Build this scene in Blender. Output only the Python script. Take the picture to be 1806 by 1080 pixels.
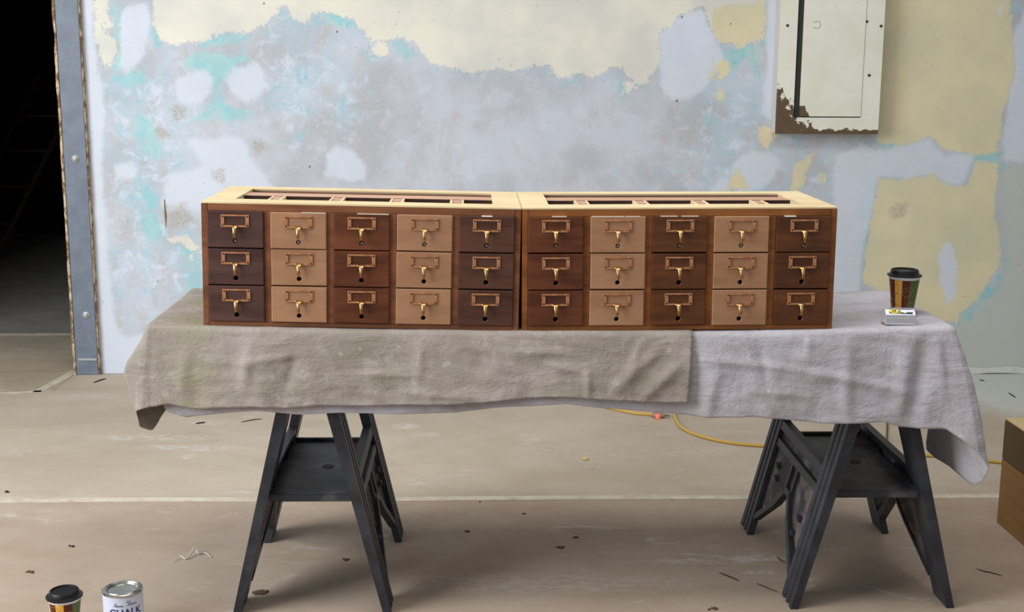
import bpy, bmesh, math, random
import numpy as np
from mathutils import Vector, Matrix, noise as mn

for o in list(bpy.data.objects): bpy.data.objects.remove(o, do_unlink=True)
scene = bpy.context.scene
COL = scene.collection
random.seed(4)

# ------------------------------------------------------------------ camera
F, PITCH, ROLL, YAW = 2250.0, math.radians(10.8), math.radians(0.35), math.radians(1.8)
CAM = Vector((0, 0, 1.5))
fw = Vector((math.sin(YAW)*math.cos(PITCH), math.cos(YAW)*math.cos(PITCH), -math.sin(PITCH)))
r0 = Vector((math.cos(YAW), -math.sin(YAW), 0)); u0 = r0.cross(fw)
rt = math.cos(ROLL)*r0 + math.sin(ROLL)*u0
up = -math.sin(ROLL)*r0 + math.cos(ROLL)*u0
cd = bpy.data.cameras.new('camera'); cam = bpy.data.objects.new('camera', cd); COL.objects.link(cam)
cd.sensor_fit = 'HORIZONTAL'; cd.sensor_width = 36; cd.lens = 36*F/1806; cd.clip_start = .05; cd.clip_end = 100
cam.matrix_world = Matrix(((rt.x, up.x, -fw.x, CAM.x), (rt.y, up.y, -fw.y, CAM.y), (rt.z, up.z, -fw.z, CAM.z), (0, 0, 0, 1)))
scene.camera = cam

# ------------------------------------------------------------------ light
scene.view_settings.view_transform = 'Standard'; scene.view_settings.look = 'None'
scene.view_settings.gamma = 1; scene.view_settings.use_curve_mapping = False
scene.view_settings.exposure = -0.12
w = bpy.data.worlds.new('world'); scene.world = w; w.use_nodes = True
w.node_tree.nodes['Background'].inputs[0].default_value = (0.93, 0.97, 1.0, 1)
w.node_tree.nodes['Background'].inputs[1].default_value = 0.38
def area(name, loc, target, sx, sy, power, col):
    l = bpy.data.lights.new(name, 'AREA'); l.shape = 'RECTANGLE'; l.size = sx; l.size_y = sy; l.energy = power; l.color = col
    o = bpy.data.objects.new(name, l); COL.objects.link(o); o.location = loc
    o.rotation_euler = (Vector(target)-Vector(loc)).to_track_quat('-Z', 'Y').to_euler(); return o
area('window_light', (-3.7, 1.9, 2.35), (-0.7, 5.5, 1.0), 2.6, 2.2, 245, (0.92, 0.97, 1.0))
area('ceiling_lamp_light', (0.3, 3.0, 3.4), (0.3, 3.5, 0), 3.0, 1.2, 66, (1.0, 0.97, 0.93))

# ------------------------------------------------------------------ pixel helpers (a photo pixel becomes a point on a real plane)
def ray(x, y): return fw + rt*((x-903)/F) - up*((y-540)/F)
def onz(x, y, z=0.0):
    d = ray(x, y); return CAM + d*((z-CAM.z)/d.z)
def ony(x, y, Y):
    d = ray(x, y); return CAM + d*((Y-CAM.y)/d.y)

# ------------------------------------------------------------------ object helpers
def lin(c):
    return tuple((v/12.92 if v <= .04045 else ((v+.055)/1.055)**2.4) for v in [q/255 for q in c])
def tag(o, label=None, cat=None, group=None, kind=None):
    if label: o['label'] = label
    if cat: o['category'] = cat
    if group: o['group'] = group
    if kind: o['kind'] = kind
    return o
def link(name, me, parent=None, loc=None, rot=None):
    o = bpy.data.objects.new(name, me); COL.objects.link(o)
    if parent: o.parent = parent
    if loc: o.location = loc
    if rot: o.rotation_euler = rot
    return o
def empty(name, loc, rot=(0, 0, 0)):
    o = link(name, None, None, loc, rot); o.empty_display_size = .05; return o
def me_from(name, V, Fc, mat, smooth=False):
    me = bpy.data.meshes.new(name); me.from_pydata([tuple(v) for v in V], [], Fc); me.update()
    if mat: me.materials.append(mat)
    if smooth:
        for p in me.polygons: p.use_smooth = True
    return me
class MB:
    def __init__(s): s.V = []; s.F = []
    def add(s, V, Fc):
        n = len(s.V); s.V += [tuple(v) for v in V]; s.F += [tuple(i+n for i in f) for f in Fc]; return s
    def box(s, x0, x1, y0, y1, z0, z1, b=0.0):
        if b <= 0:
            V = [(x, y, z) for x in (x0, x1) for y in (y0, y1) for z in (z0, z1)]
            return s.add(V, [(0, 1, 3, 2), (4, 6, 7, 5), (0, 4, 5, 1), (2, 3, 7, 6), (0, 2, 6, 4), (1, 5, 7, 3)])
        bm = bmesh.new(); bmesh.ops.create_cube(bm, size=1)
        for v in bm.verts: v.co = Vector(((x0+x1)/2+v.co.x*(x1-x0), (y0+y1)/2+v.co.y*(y1-y0), (z0+z1)/2+v.co.z*(z1-z0)))
        bmesh.ops.bevel(bm, geom=bm.edges[:], offset=b, segments=2, affect='EDGES')
        bm.verts.index_update(); s.add([v.co[:] for v in bm.verts], [[v.index for v in f.verts] for f in bm.faces]); bm.free(); return s
    def tube(s, pts, r, n=8, cap=True):
        pts = [Vector(p) for p in pts]; m = len(pts); rr = r if isinstance(r, (list, tuple)) else [r]*m
        V = []; prev = None
        for i, p in enumerate(pts):
            t = (pts[min(i+1, m-1)]-pts[max(i-1, 0)]).normalized()
            a = prev if prev is not None else Vector((0, 0, 1)) if abs(t.z) < .9 else Vector((1, 0, 0))
            a = (a - t*a.dot(t)).normalized(); prev = a; b = t.cross(a)
            for k in range(n):
                q = 2*math.pi*k/n; V.append(p+(a*math.cos(q)+b*math.sin(q))*rr[i])
        Fc = [(i*n+k, i*n+(k+1) % n, (i+1)*n+(k+1) % n, (i+1)*n+k) for i in range(m-1) for k in range(n)]
        if cap: Fc += [tuple(range(n-1, -1, -1)), tuple((m-1)*n+k for k in range(n))]
        return s.add(V, Fc)
    def lathe(s, prof, n=40, c=(0, 0)):
        V = []; Fc = []
        for r, z in prof:
            for k in range(n):
                a = 2*math.pi*k/n; V.append((c[0]+r*math.cos(a), c[1]+r*math.sin(a), z))
        for i in range(len(prof)-1):
            for k in range(n): Fc.append((i*n+k, i*n+(k+1) % n, (i+1)*n+(k+1) % n, (i+1)*n+k))
        if prof[0][0] > 1e-4: Fc.append(tuple(range(n-1, -1, -1)))
        if prof[-1][0] > 1e-4: Fc.append(tuple((len(prof)-1)*n+k for k in range(n)))
        return s.add(V, Fc)
    def prism(s, poly, d, axis_fn):
        """poly: list of (a,b); axis_fn(a,b,k) -> point with k = 0/1"""
        n = len(poly)
        return s.add([axis_fn(a, b, 0) for a, b in poly]+[axis_fn(a, b, 1) for a, b in poly],
                     [tuple(range(n-1, -1, -1)), tuple(range(n, 2*n))]+[(i, (i+1) % n, n+(i+1) % n, n+i) for i in range(n)])
    def mesh(s, name, mat, smooth=False):
        me = me_from(name, s.V, s.F, mat, smooth)
        bm = bmesh.new(); bm.from_mesh(me); bmesh.ops.recalc_face_normals(bm, faces=bm.faces[:]); bm.to_mesh(me); bm.free()
        if smooth:
            for p in me.polygons: p.use_smooth = True
            try: me.set_sharp_from_angle(angle=math.radians(35))
            except Exception: pass
        return me
    def obj(s, name, mat, parent=None, smooth=False, loc=None, rot=None):
        return link(name, s.mesh(name, mat, smooth), parent, loc, rot)

# ------------------------------------------------------------------ material helpers
class NT:
    def __init__(s, name, rough=.7, metal=0.0, spec=.3):
        s.m = bpy.data.materials.new(name); s.m.use_nodes = True; s.t = s.m.node_tree; s.b = s.t.nodes['Principled BSDF']
        s.b.inputs['Roughness'].default_value = rough; s.b.inputs['Metallic'].default_value = metal
        s.b.inputs['Specular IOR Level'].default_value = spec
        s._c = None
    def n(s, t): return s.t.nodes.new(t)
    def l(s, a, b):
        if isinstance(a, (int, float)): b.default_value = a
        elif isinstance(a, tuple): b.default_value = a if len(a) == 4 else (a+(1,) if b.type == 'RGBA' else a)
        else: s.t.links.new(a, b)
    def obj(s):
        if s._c is None: s._c = s.n('ShaderNodeTexCoord').outputs['Object']
        return s._c
    def mapping(s, scale=(1, 1, 1), loc=(0, 0, 0), rot=(0, 0, 0), vec=None, rnd=False):
        m = s.n('ShaderNodeMapping'); s.l(vec or s.obj(), m.inputs[0]); m.inputs['Location'].default_value = loc
        m.inputs['Rotation'].default_value = rot; m.inputs['Scale'].default_value = scale; o = m.outputs[0]
        if rnd:
            i = s.n('ShaderNodeObjectInfo'); v = s.n('ShaderNodeVectorMath'); v.operation = 'SCALE'
            c = s.n('ShaderNodeCombineXYZ'); 
            for k in range(3): s.l(s.math('MULTIPLY', i.outputs['Random'], 17.3+9.1*k), c.inputs[k])
            a = s.n('ShaderNodeVectorMath'); a.operation = 'ADD'; s.l(o, a.inputs[0]); s.l(c.outputs[0], a.inputs[1]); o = a.outputs[0]
        return o
    def noise(s, vec=None, scale=5, detail=4, rough=.55, dist=0.0):
        x = s.n('ShaderNodeTexNoise'); s.l(vec or s.obj(), x.inputs['Vector']); x.inputs['Scale'].default_value = scale
        x.inputs['Detail'].default_value = detail; x.inputs['Roughness'].default_value = rough; x.inputs['Distortion'].default_value = dist
        return x.outputs['Fac']
    def math(s, op, a, b=0.0, clamp=False):
        x = s.n('ShaderNodeMath'); x.operation = op; x.use_clamp = clamp; s.l(a, x.inputs[0]); s.l(b, x.inputs[1]); return x.outputs[0]
    def step(s, v, a, b, lo=0.0, hi=1.0):
        x = s.n('ShaderNodeMapRange'); x.interpolation_type = 'SMOOTHSTEP'; s.l(v, x.inputs[0])
        x.inputs[1].default_value = a; x.inputs[2].default_value = b; x.inputs[3].default_value = lo; x.inputs[4].default_value = hi; return x.outputs[0]
    def mix(s, f, a, b):
        x = s.n('ShaderNodeMix'); x.data_type = 'RGBA'; s.l(f, x.inputs[0]); s.l(a, x.inputs[6]); s.l(b, x.inputs[7]); return x.outputs[2]
    def attr(s, name):
        x = s.n('ShaderNodeAttribute'); x.attribute_name = name; return x.outputs['Fac']
    def xyz(s, vec=None):
        x = s.n('ShaderNodeSeparateXYZ'); s.l(vec or s.obj(), x.inputs[0]); return x.outputs
    def col(s, c): s.l(c, s.b.inputs['Base Color']); return s
    def rough(s, v): s.l(v, s.b.inputs['Roughness']); return s
    def bump(s, h, strength=.3, dist=.002):
        x = s.n('ShaderNodeBump'); x.inputs['Strength'].default_value = strength; x.inputs['Distance'].default_value = dist
        s.l(h, x.inputs['Height']); s.l(x.outputs[0], s.b.inputs['Normal']); return s

def wood(name, dark, light, rough=.42, gscale=(3, 14, 40), bumpy=.12, rnd=True, spec=.35, blotch=.35):
    t = NT(name, rough, 0, spec)
    v = t.mapping(gscale, rnd=rnd); n1 = t.noise(v, 1.0, 6, .62, .6)
    v2 = t.mapping((3, 3, 4), rnd=rnd); n2 = t.noise(v2, 1.6, 3, .5)
    f = t.math('ADD', t.math('MULTIPLY', t.step(n1, .3, .7), 1-blotch), t.math('MULTIPLY', t.step(n2, .3, .7), blotch))
    t.col(t.mix(f, lin(dark), lin(light))).bump(n1, bumpy, .0006)
    return t.m
def plain(name, c, rough=.5, metal=0, spec=.4, var=0.0, scale=30, c2=None):
    t = NT(name, rough, metal, spec)
    n = t.noise(None, scale, 4, .6)
    a = lin(c); b = lin(c2) if c2 else tuple(x*(1-var) for x in a)
    t.col(t.mix(t.step(n, .35, .7), a, b)); return t.m

M = {}
M['case'] = wood('case_wood', (96, 56, 34), (142, 90, 60), .4, (3, 12, 30))
M['case_r'] = wood('case_wood_warm', (104, 58, 25), (152, 94, 46), .4, (3, 12, 30))
M['raw'] = wood('raw_wood', (208, 184, 140), (230, 210, 168), .6, (2, 20, 30), .08)
M['raw_in'] = wood('raw_wood_pink', (178, 136, 112), (204, 164, 138), .6, (2, 20, 30), .08)
M['inner'] = wood('inner_wood_shade', (40, 22, 16), (62, 36, 28), .7, (2, 20, 30), .08)  # wood colour darkened to carry the shade inside the case
M['dk_purple'] = wood('drawer_umber', (62, 40, 36), (92, 64, 58), .3, (4, 14, 26))
M['dk_umber'] = wood('drawer_dark_umber', (60, 36, 27), (96, 62, 48), .3, (4, 14, 26))
M['dk_red'] = wood('drawer_mahogany', (74, 38, 22), (114, 64, 40), .3, (4, 14, 26))
M['dk_brown'] = wood('drawer_walnut', (68, 38, 20), (106, 62, 34), .3, (4, 14, 26))
M['lt_tan'] = wood('drawer_tan', (150, 108, 78), (172, 130, 98), .42, (4, 12, 22), .05)
M['brass'] = plain('brass', (192, 152, 100), .3, .8, .5, 0, 60, (150, 110, 66))
M['copper'] = plain('copper_brass', (206, 150, 108), .34, .5, .5, 0, 60, (184, 124, 84))
M['pin'] = plain('dark_pin', (42, 26, 18), .5, .3)
M['rod'] = plain('rod_metal', (150, 146, 132), .35, .9)
M['black_plastic'] = plain('horse_plastic', (40, 41, 46), .5, 0, .4, 0, 14, (58, 59, 66))
t = NT('dusty_plastic', .7, 0, .3); n_ = t.noise(None, 9, 6, .65)
t.col(t.mix(t.step(n_, .42, .7), lin((60, 57, 60)), lin((132, 118, 118)))); M['dusty'] = t.m
t = NT('shelf_plastic', .5, 0, .4); n_ = t.noise(None, 7, 6, .65)
t.col(t.mix(t.step(n_, .42, .75), lin((44, 46, 50)), lin((108, 106, 106)))); M['shelf'] = t.m
M['pure_black'] = plain('black_rubber', (16, 16, 18), .6)
M['red_mark'] = plain('red_paint_mark', (96, 52, 54), .7, 0, .3, .3, 40)

# ------------------------------------------------------------------ structure: floor
YW = 6.1
t = NT('kraft_floor', .85, 0, .25)
DUST = [(270, 772, .30, .05, .8), (335, 790, .25, .05, .8), (330, 806, .05, .03, 1), (715, 752, .07, .06, 1), (752, 766, .06, .04, .8), (930, 775, .05, .10, .7), (1120, 876, .20, .04, .8), (1230, 990, .18, .03, .8), (1330, 985, .16, .03, .8), (950, 1030, .5, .08, .35), (150, 700, .2, .08, .5), (60, 880, .3, .05, .3), (1100, 800, .5, .1, .3), (1340, 1010, .06, .02, .9), (370, 745, .14, .05, .6), (1690, 700, .2, .1, .5)]
def floor_mat(name, a, b, c):
    t = NT(name, .8, 0, .25)
    n1 = t.noise(t.mapping((1, 1.6, 1)), 1.7, 6, .62, .3); n2 = t.noise(None, 9, 6, .7); n3 = t.noise(t.mapping((1, 2.2, 1)), 3.2, 8, .72, 1.2); n4 = t.noise(None, 55, 3, .6)
    base = t.mix(t.step(n1, .32, .68), lin(a), lin(b))
    base = t.mix(t.math('MULTIPLY', t.step(n2, .4, .75), .35), base, lin(c))
    base = t.mix(t.math('MULTIPLY', t.step(n3, .575, .72), .6), base, lin((208, 202, 194)))
    base = t.mix(t.math('MULTIPLY', t.step(n4, .70, .76), .5), base, lin((120, 100, 76)))
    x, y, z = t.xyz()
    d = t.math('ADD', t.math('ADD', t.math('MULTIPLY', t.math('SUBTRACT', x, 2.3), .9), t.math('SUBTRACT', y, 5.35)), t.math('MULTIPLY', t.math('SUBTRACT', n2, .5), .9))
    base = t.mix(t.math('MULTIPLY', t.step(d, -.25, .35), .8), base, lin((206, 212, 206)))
    nd = t.noise(t.mapping((1, 2.5, 1), (3, 1, 0), (0, 0, .5)), 22, 6, .75, .8); acc = 0.0
    for (px, py, rx, ry, st) in DUST:
        q = onz(px, py); e = t.math('ADD', t.math('POWER', t.math('ABSOLUTE', t.math('DIVIDE', t.math('SUBTRACT', x, q.x), rx)), 2.0), t.math('POWER', t.math('ABSOLUTE', t.math('DIVIDE', t.math('SUBTRACT', y, q.y), ry)), 2.0))
        acc = t.math('MAXIMUM', acc, t.math('MULTIPLY', t.step(e, 1.3, 0.0), st))
    base = t.mix(t.math('MULTIPLY', acc, t.step(nd, .44, .66)), base, lin((216, 212, 206)))
    n5 = t.noise(None, 160, 3, .6); base = t.mix(t.math('MULTIPLY', t.step(n5, .45, .75), .16), base, lin((120, 108, 98)))
    t.col(base).bump(n2, .15, .002); return t.m
M['paper_near'] = floor_mat('kraft_paper_near', (167, 147, 128), (180, 162, 144), (158, 137, 119))
M['paper_far'] = floor_mat('kraft_paper_far', (180, 165, 145), (193, 179, 160), (176, 159, 142))
M['paper_room'] = floor_mat('kraft_paper_room', (170, 156, 136), (186, 172, 150), (150, 132, 108))
M['concrete'] = plain('concrete', (150, 146, 140), .8, 0, .3, .15, 6)
flo = tag(MB().box(-6.5, 5.0, -1.5, 11.5, -.12, -.002).obj('floor', M['concrete']), kind='structure')
for k, (x0, x1, y0, y1, mm) in enumerate([(-5, 4.6, -1.2, 2.62, 'paper_near'), (-5, 4.6, 2.622, 4.259, 'paper_near'), (-5, 4.6, 4.261, 5.745, 'paper_far'), (-1.93, 4.6, 5.747, 6.095, 'paper_far'), (-5, -1.932, 5.747, 7.05, 'paper_room')]):
    o = MB().box(x0, x1, y0, y1, -.002, 0).obj('paper_sheet', M[mm], flo)

# ------------------------------------------------------------------ structure: the patched back wall
def W(px, py): p = ony(px, py, YW); return (p.x, p.z)
cream = [
 [(265,-150),(266,0),(268,40),(285,75),(300,80),(322,78),(360,72),(395,58),(440,60),(465,45),(490,25),(485,10),(505,12),(525,35),(540,40),(555,20),(580,22),(600,25),(625,35),(640,50),(655,75),(680,72),(700,65),(730,75),(745,100),(760,112),(790,122),(830,128),(880,125),(930,120),(965,117),(975,130),(990,140),(1010,133),(1030,125),(1045,135),(1065,130),(1080,115),(1100,120),(1110,140),(1125,148),(1140,148),(1150,130),(1160,115),(1165,95),(1160,70),(1165,55),(1190,45),(1195,25),(1220,20),(1240,15),(1245,40),(1255,60),(1270,75),(1290,80),(1305,85),(1320,75),(1345,70),(1350,40),(1356,-150)],
 [(655,82),(668,72),(682,80),(684,92),(672,102),(656,96)], [(1102,150),(1118,145),(1122,158),(1108,163)],
 [(160,-150),(198,-150),(195,20),(200,50),(183,50),(190,62),(205,75),(208,90),(200,112),(185,120),(175,100),(165,60)],
 [(294,422),(310,416),(330,417),(336,428),(352,436),(354,446),(336,436),(318,430),(300,430)], [(332,452),(340,450),(339,458),(332,458)], [(242,330),(246,330),(246,348),(242,346)]]
yellow = [
 [(1548,-150),(1800,-150),(1782,30),(1790,120),(1772,200),(1762,250),(1762,270),(1715,270),(1665,268),(1652,252),(1640,240),(1600,252),(1560,256),(1546,250)],
 [(1550,312),(1590,317),(1650,306),(1655,315),(1680,331),(1705,325),(1715,300),(1720,287),(1760,290),(1758,380),(1768,440),(1765,470),(1740,500),(1720,530),(1697,552),(1690,570),(1650,560),(1540,510),(1522,500),(1524,460),(1532,420),(1540,380),(1546,340)],
 [(1340,222),(1358,224),(1372,236),(1357,255),(1350,264),(1340,250)], [(1405,285),(1437,270),(1425,300),(1410,338),(1394,338)], [(1300,295),(1322,332),(1276,338)],
 [(1262,112),(1275,102),(1288,112),(1284,134),(1268,138)], [(1262,160),(1274,158),(1276,176),(1264,178)], [(1245,130),(1256,128),(1256,140),(1246,140)],
 [(1254,10),(1350,4),(1350,40),(1345,68),(1320,74),(1305,84),(1290,80),(1270,74),(1255,56)], [(1444,308),(1456,310),(1456,322),(1446,320)]]
white = [
 [(213,22),(225,10),(262,2),(268,30),(262,60),(255,100),(238,118),(222,128),(212,115),(212,70)],
 [(312,140),(335,128),(360,122),(374,138),(372,165),(350,185),(330,190),(315,176),(305,160)],
 [(398,138),(415,120),(430,116),(455,109),(465,125),(470,150),(455,175),(437,188),(416,175),(402,160)],
 [(330,246),(400,241),(425,244),(437,260),(441,282),(465,305),(485,330),(490,375),(300,375),(288,330),(305,304),(345,300),(358,288),(345,270)],
 [(575,275),(590,259),(615,261),(635,275),(646,298),(640,315),(620,321),(595,312),(570,308),(578,295)],
 [(120,-150),(166,-150),(166,60),(180,160),(185,200),(180,260),(182,330),(188,380),(190,450),(195,500),(200,560),(207,588),(225,596),(250,588),(300,600),(300,700),(120,700)],
 [(200,292),(222,286),(242,292),(243,310),(235,319),(205,318)],
 [(1163,62),(1195,30),(1240,15),(1250,50),(1275,90),(1280,110),(1262,130),(1240,160),(1205,178),(1180,176),(1168,150),(1162,110)],
 [(1288,300),(1300,276),(1330,266),(1360,270),(1377,290),(1365,310),(1345,332),(1300,345)], [(1246,345),(1270,312),(1288,306),(1290,345)],
 [(1470,277),(1520,256),(1560,262),(1600,256),(1640,243),(1650,255),(1665,270),(1715,272),(1710,300),(1700,322),(1680,330),(1660,318),(1640,310),(1600,318),(1550,312),(1545,330),(1540,360),(1530,400),(1520,450),(1516,530),(1462,530),(1472,400),(1470,330)],
 [(1662,430),(1678,427),(1689,470),(1684,520),(1670,541),(1662,500),(1656,460)],
 [(1787,60),(1810,20),(1850,-150),(2100,-150),(2100,290),(1772,285),(1768,250),(1780,150)],
 [(1354,-150),(1380,-150),(1372,230),(1345,200),(1350,150),(1353,100)],
 [(505,222),(515,220),(520,232),(508,234)]]
teal = [
 [(323,98),(430,96),(440,108),(425,114),(400,136),(388,150),(395,180),(420,190),(450,197),(455,206),(440,214),(336,212),(366,190),(376,170),(376,138),(350,124),(330,116)],
 [(288,38),(276,60),(290,80),(278,90),(268,60),(270,40)], [(355,70),(395,60),(440,58),(446,66),(405,72),(398,82),(360,80)],
 [(1268,92),(1290,82),(1325,76),(1340,84),(1318,100),(1305,118),(1285,120),(1262,108)], [(195,10),(215,5),(212,60),(214,118),(204,130),(200,112),(208,90)],
 [(212,140),(250,120),(262,140),(240,150),(220,160)], [(236,205),(268,214),(290,260),(284,275),(256,278),(240,240)], [(240,316),(262,326),(278,350),(266,366),(244,346)], [(252,380),(280,384),(288,410),(268,440),(256,420)],
 [(318,432),(352,448),(356,470),(330,462)], [(328,490),(354,470),(356,505),(336,520)],
 [(572,20),(590,14),(612,26),(608,46),(580,44)], [(690,74),(712,70),(726,100),(716,108)], [(980,104),(1015,90),(1022,102),(992,116)], [(1145,80),(1165,76),(1172,110),(1150,110)],
 [(1508,335),(1536,312),(1544,335),(1534,400),(1526,440),(1512,430)], [(1520,430),(1528,450),(1522,510),(1516,510)], [(1692,556),(1726,520),(1762,486),(1770,500),(1728,542),(1694,580)],
 [(1545,245),(1580,255),(1582,262),(1540,262)], [(1650,258),(1700,268),(1762,270),(1762,286),(1720,286),(1716,274)], [(1655,310),(1682,328),(1704,322),(1700,336),(1676,336)], [(1396,240),(1420,240),(1412,256),(1400,250)],
 [(1284,335),(1300,305),(1310,335)], [(1330,335),(1342,308),(1350,312),(1346,338)], [(1326,95),(1342,90),(1340,130),(1330,130)], [(1244,205),(1256,200),(1256,214),(1246,214)]]
sage = [[(1762,290),(2100,288),(2100,760),(1560,760),(1640,600),(1692,566),(1722,530),(1767,470),(1770,440),(1760,380)]]
bluer = [[(190,120),(330,120),(340,230),(300,350),(350,440),(356,520),(260,560),(200,560),(195,330)], [(470,40),(620,30),(600,120),(640,220),(480,220),(440,110)], [(1200,80),(1350,100),(1340,330),(1200,330),(1230,200)], [(1380,260),(1480,270),(1475,340),(1360,340)]]
white_over = [[(1662,430),(1678,427),(1690,470),(1686,520),(1670,542),(1661,500),(1655,460)], [(1757,20),(1768,0),(1772,4),(1764,32)], [(1212,30),(1240,12),(1250,40),(1262,70),(1240,90),(1210,70)]]
dirt = [[(293,365),(330,358),(342,385),(325,400),(296,408)], [(440,245),(470,248),(472,265),(448,272)], [(372,302),(395,300),(396,325),(384,318)], [(1570,375),(1582,360),(1600,358),(1598,382),(1580,388)], [(275,225),(300,232),(296,246),(276,240)], [(305,190),(330,185),(325,210),(306,212)]]
gx = np.arange(-1.81, 4.6, .02); gz = np.arange(0, 2.95, .02)
GX, GZ = np.meshgrid(gx, gz, indexing='ij'); PX, PZ = GX.ravel(), GZ.ravel()
def sdf(polys):
    best = np.full(PX.shape, -9.0)
    for poly in polys:
        pts = np.array([W(*p) for p in poly]); d = np.full(PX.shape, 9.0); inside = np.zeros(PX.shape, bool)
        for i in range(len(pts)):
            a, b = pts[i], pts[(i+1) % len(pts)]; e = b-a
            tt = np.clip(((PX-a[0])*e[0]+(PZ-a[1])*e[1])/(e@e+1e-12), 0, 1)
            d = np.minimum(d, np.hypot(PX-a[0]-tt*e[0], PZ-a[1]-tt*e[1]))
            c = (a[1] > PZ) != (b[1] > PZ)
            with np.errstate(divide='ignore', invalid='ignore'):
                inside ^= c & (PX < (b[0]-a[0])*(PZ-a[1])/(b[1]-a[1]+1e-12)+a[0])
        best = np.maximum(best, np.where(inside, d, -d))
    return best
nx, nz = len(gx), len(gz)
V = np.stack([PX, np.full(PX.shape, YW), PZ], 1)
Fc = [(i*nz+j, (i+1)*nz+j, (i+1)*nz+j+1, i*nz+j+1) for i in range(nx-1) for j in range(nz-1)]
t = NT('patched_plaster', .82, 0, .2)
c_ = t.obj()
nA = t.noise(c_, 7, 7, .68, .4); nB = t.noise(c_, 26, 5, .7, .8); nC = t.noise(t.mapping((1, 1, 1), (3, 7, 1)), 2.6, 5, .6); nD = t.noise(t.mapping((1, 1, 1.2), (9, 2, 5)), 11, 6, .72, .6); nE = t.noise(t.mapping((1.6, 1, .9), (4, 4, 4)), 5, 6, .7, .5)
nF = t.noise(t.mapping((1, 1, 1), (2, 6, 8)), 62, 5, .72, .6)
def mask(name, a, b, wd=.004, off=0.0, c=0.0):
    v = t.math('ADD', t.attr(name), t.math('ADD', t.math('MULTIPLY', t.math('SUBTRACT', nA, .5), a), t.math('MULTIPLY', t.math('SUBTRACT', nB, .5), b)))
    if c: v = t.math('ADD', v, t.math('MULTIPLY', t.math('SUBTRACT', nF, .5), c))
    if off: v = t.math('ADD', v, off)
    return v, t.step(v, -wd, wd)
def over(f, k, base, c): return t.mix(t.math('MULTIPLY', f, k), base, lin(c))
base = t.mix(t.step(nC, .34, .64), lin((176, 178, 184)), lin((196, 200, 210)))
base = over(t.step(nE, .48, .70), .6, base, (182, 178, 176))
base = over(t.step(nD, .50, .72), .55, base, (206, 210, 222))
base = over(t.step(nF, .50, .72), .22, base, (214, 216, 226))
vb, mb = mask('bluer', .5, .1, .16)
n7 = t.noise(t.mapping((1, 1, 1), (5, 5, 9)), 6.5, 7, .74, .9)
base = over(t.math('MULTIPLY', mb, t.step(nE, .58, .40)), .55, base, (172, 200, 212))
base = over(t.step(n7, .55, .68), .42, base, (160, 192, 204))
base = over(t.math('MULTIPLY', mb, t.step(t.math('ADD', n7, t.math('MULTIPLY', t.math('SUBTRACT', nF, .5), .5)), .56, .66)), .6, base, (138, 190, 206))
base = over(t.math('MULTIPLY', mb, t.step(nD, .48, .68)), .7, base, (212, 218, 232))
vs, ms = mask('sage', .14, .03, .05); base = over(ms, .85, base, (190, 194, 184))
vt, mt_ = mask('teal', .11, .09, .020, 0, .06); base = t.mix(t.math('MULTIPLY', mt_, t.step(nD, .3, .55, .45, .9)), base, t.mix(t.step(nE, .4, .6), lin((150, 196, 202)), lin((164, 206, 206))))
vw, mw = mask('white', .07, .03, .016, 0, .02)
vc, mc = mask('cream', .07, .07, .004, 0, .06)
vy, my = mask('yellow', .07, .05, .007, 0, .05)
# teal undercoat peeping out along the torn edges
for v in (vc, vy):
    ring = t.math('MULTIPLY', t.step(v, -.075, -.004), t.step(nB, .46, .56)); ring = t.math('MULTIPLY', ring, t.step(nD, .44, .58))
    base = over(ring, .7, base, (140, 190, 198))
wc = t.mix(nC, lin((202, 208, 219)), lin((214, 220, 231)))
base = t.mix(t.math('MULTIPLY', mw, t.step(nD, .3, .7, .95, .72)), base, wc)
base = t.mix(mc, base, t.mix(t.step(nC, .36, .64), lin((208, 206, 198)), lin((226, 221, 206))))
base = t.mix(t.math('MULTIPLY', my, t.step(nF, .28, .40, .6, 1)), base, t.mix(t.step(nC, .36, .64), lin((206, 200, 170)), lin((222, 209, 174))))
vo, mo = mask('white_over', .05, .03, .010, 0, .02); base = t.mix(t.math('MULTIPLY', mo, .9), base, wc)
speck = t.step(t.noise(t.mapping((1, 1, 1), (1, 8, 3)), 38, 2, .5), .735, .76)
base = over(speck, .5, base, (150, 140, 126))
dv, dmask = mask('dirt', .06, .05, .02, 0, .04); base = over(t.math('MULTIPLY', dmask, t.step(nF, .4, .6, .4, 1)), .8, base, (172, 162, 150))
hgt = t.math('ADD', t.math('ADD', t.math('MULTIPLY', mc, .7), t.math('MULTIPLY', my, .7)), t.math('ADD', t.math('MULTIPLY', mw, .35), t.math('MULTIPLY', nB, .3)))
t.col(base).bump(hgt, .35, .0025)
wall = tag(link('wall_back', me_from('wall_back', V, Fc, t.m)), kind='structure')
for nm, pl in dict(cream=cream, yellow=yellow, white=white, teal=teal, sage=sage, bluer=bluer, dirt=dirt, white_over=white_over).items():
    a = wall.data.attributes.new(nm, 'FLOAT', 'POINT'); a.data.foreach_set('value', sdf(pl).astype(np.float32))
md = wall.modifiers.new('thickness', 'SOLIDIFY'); md.thickness = .14; md.offset = -1
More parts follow.
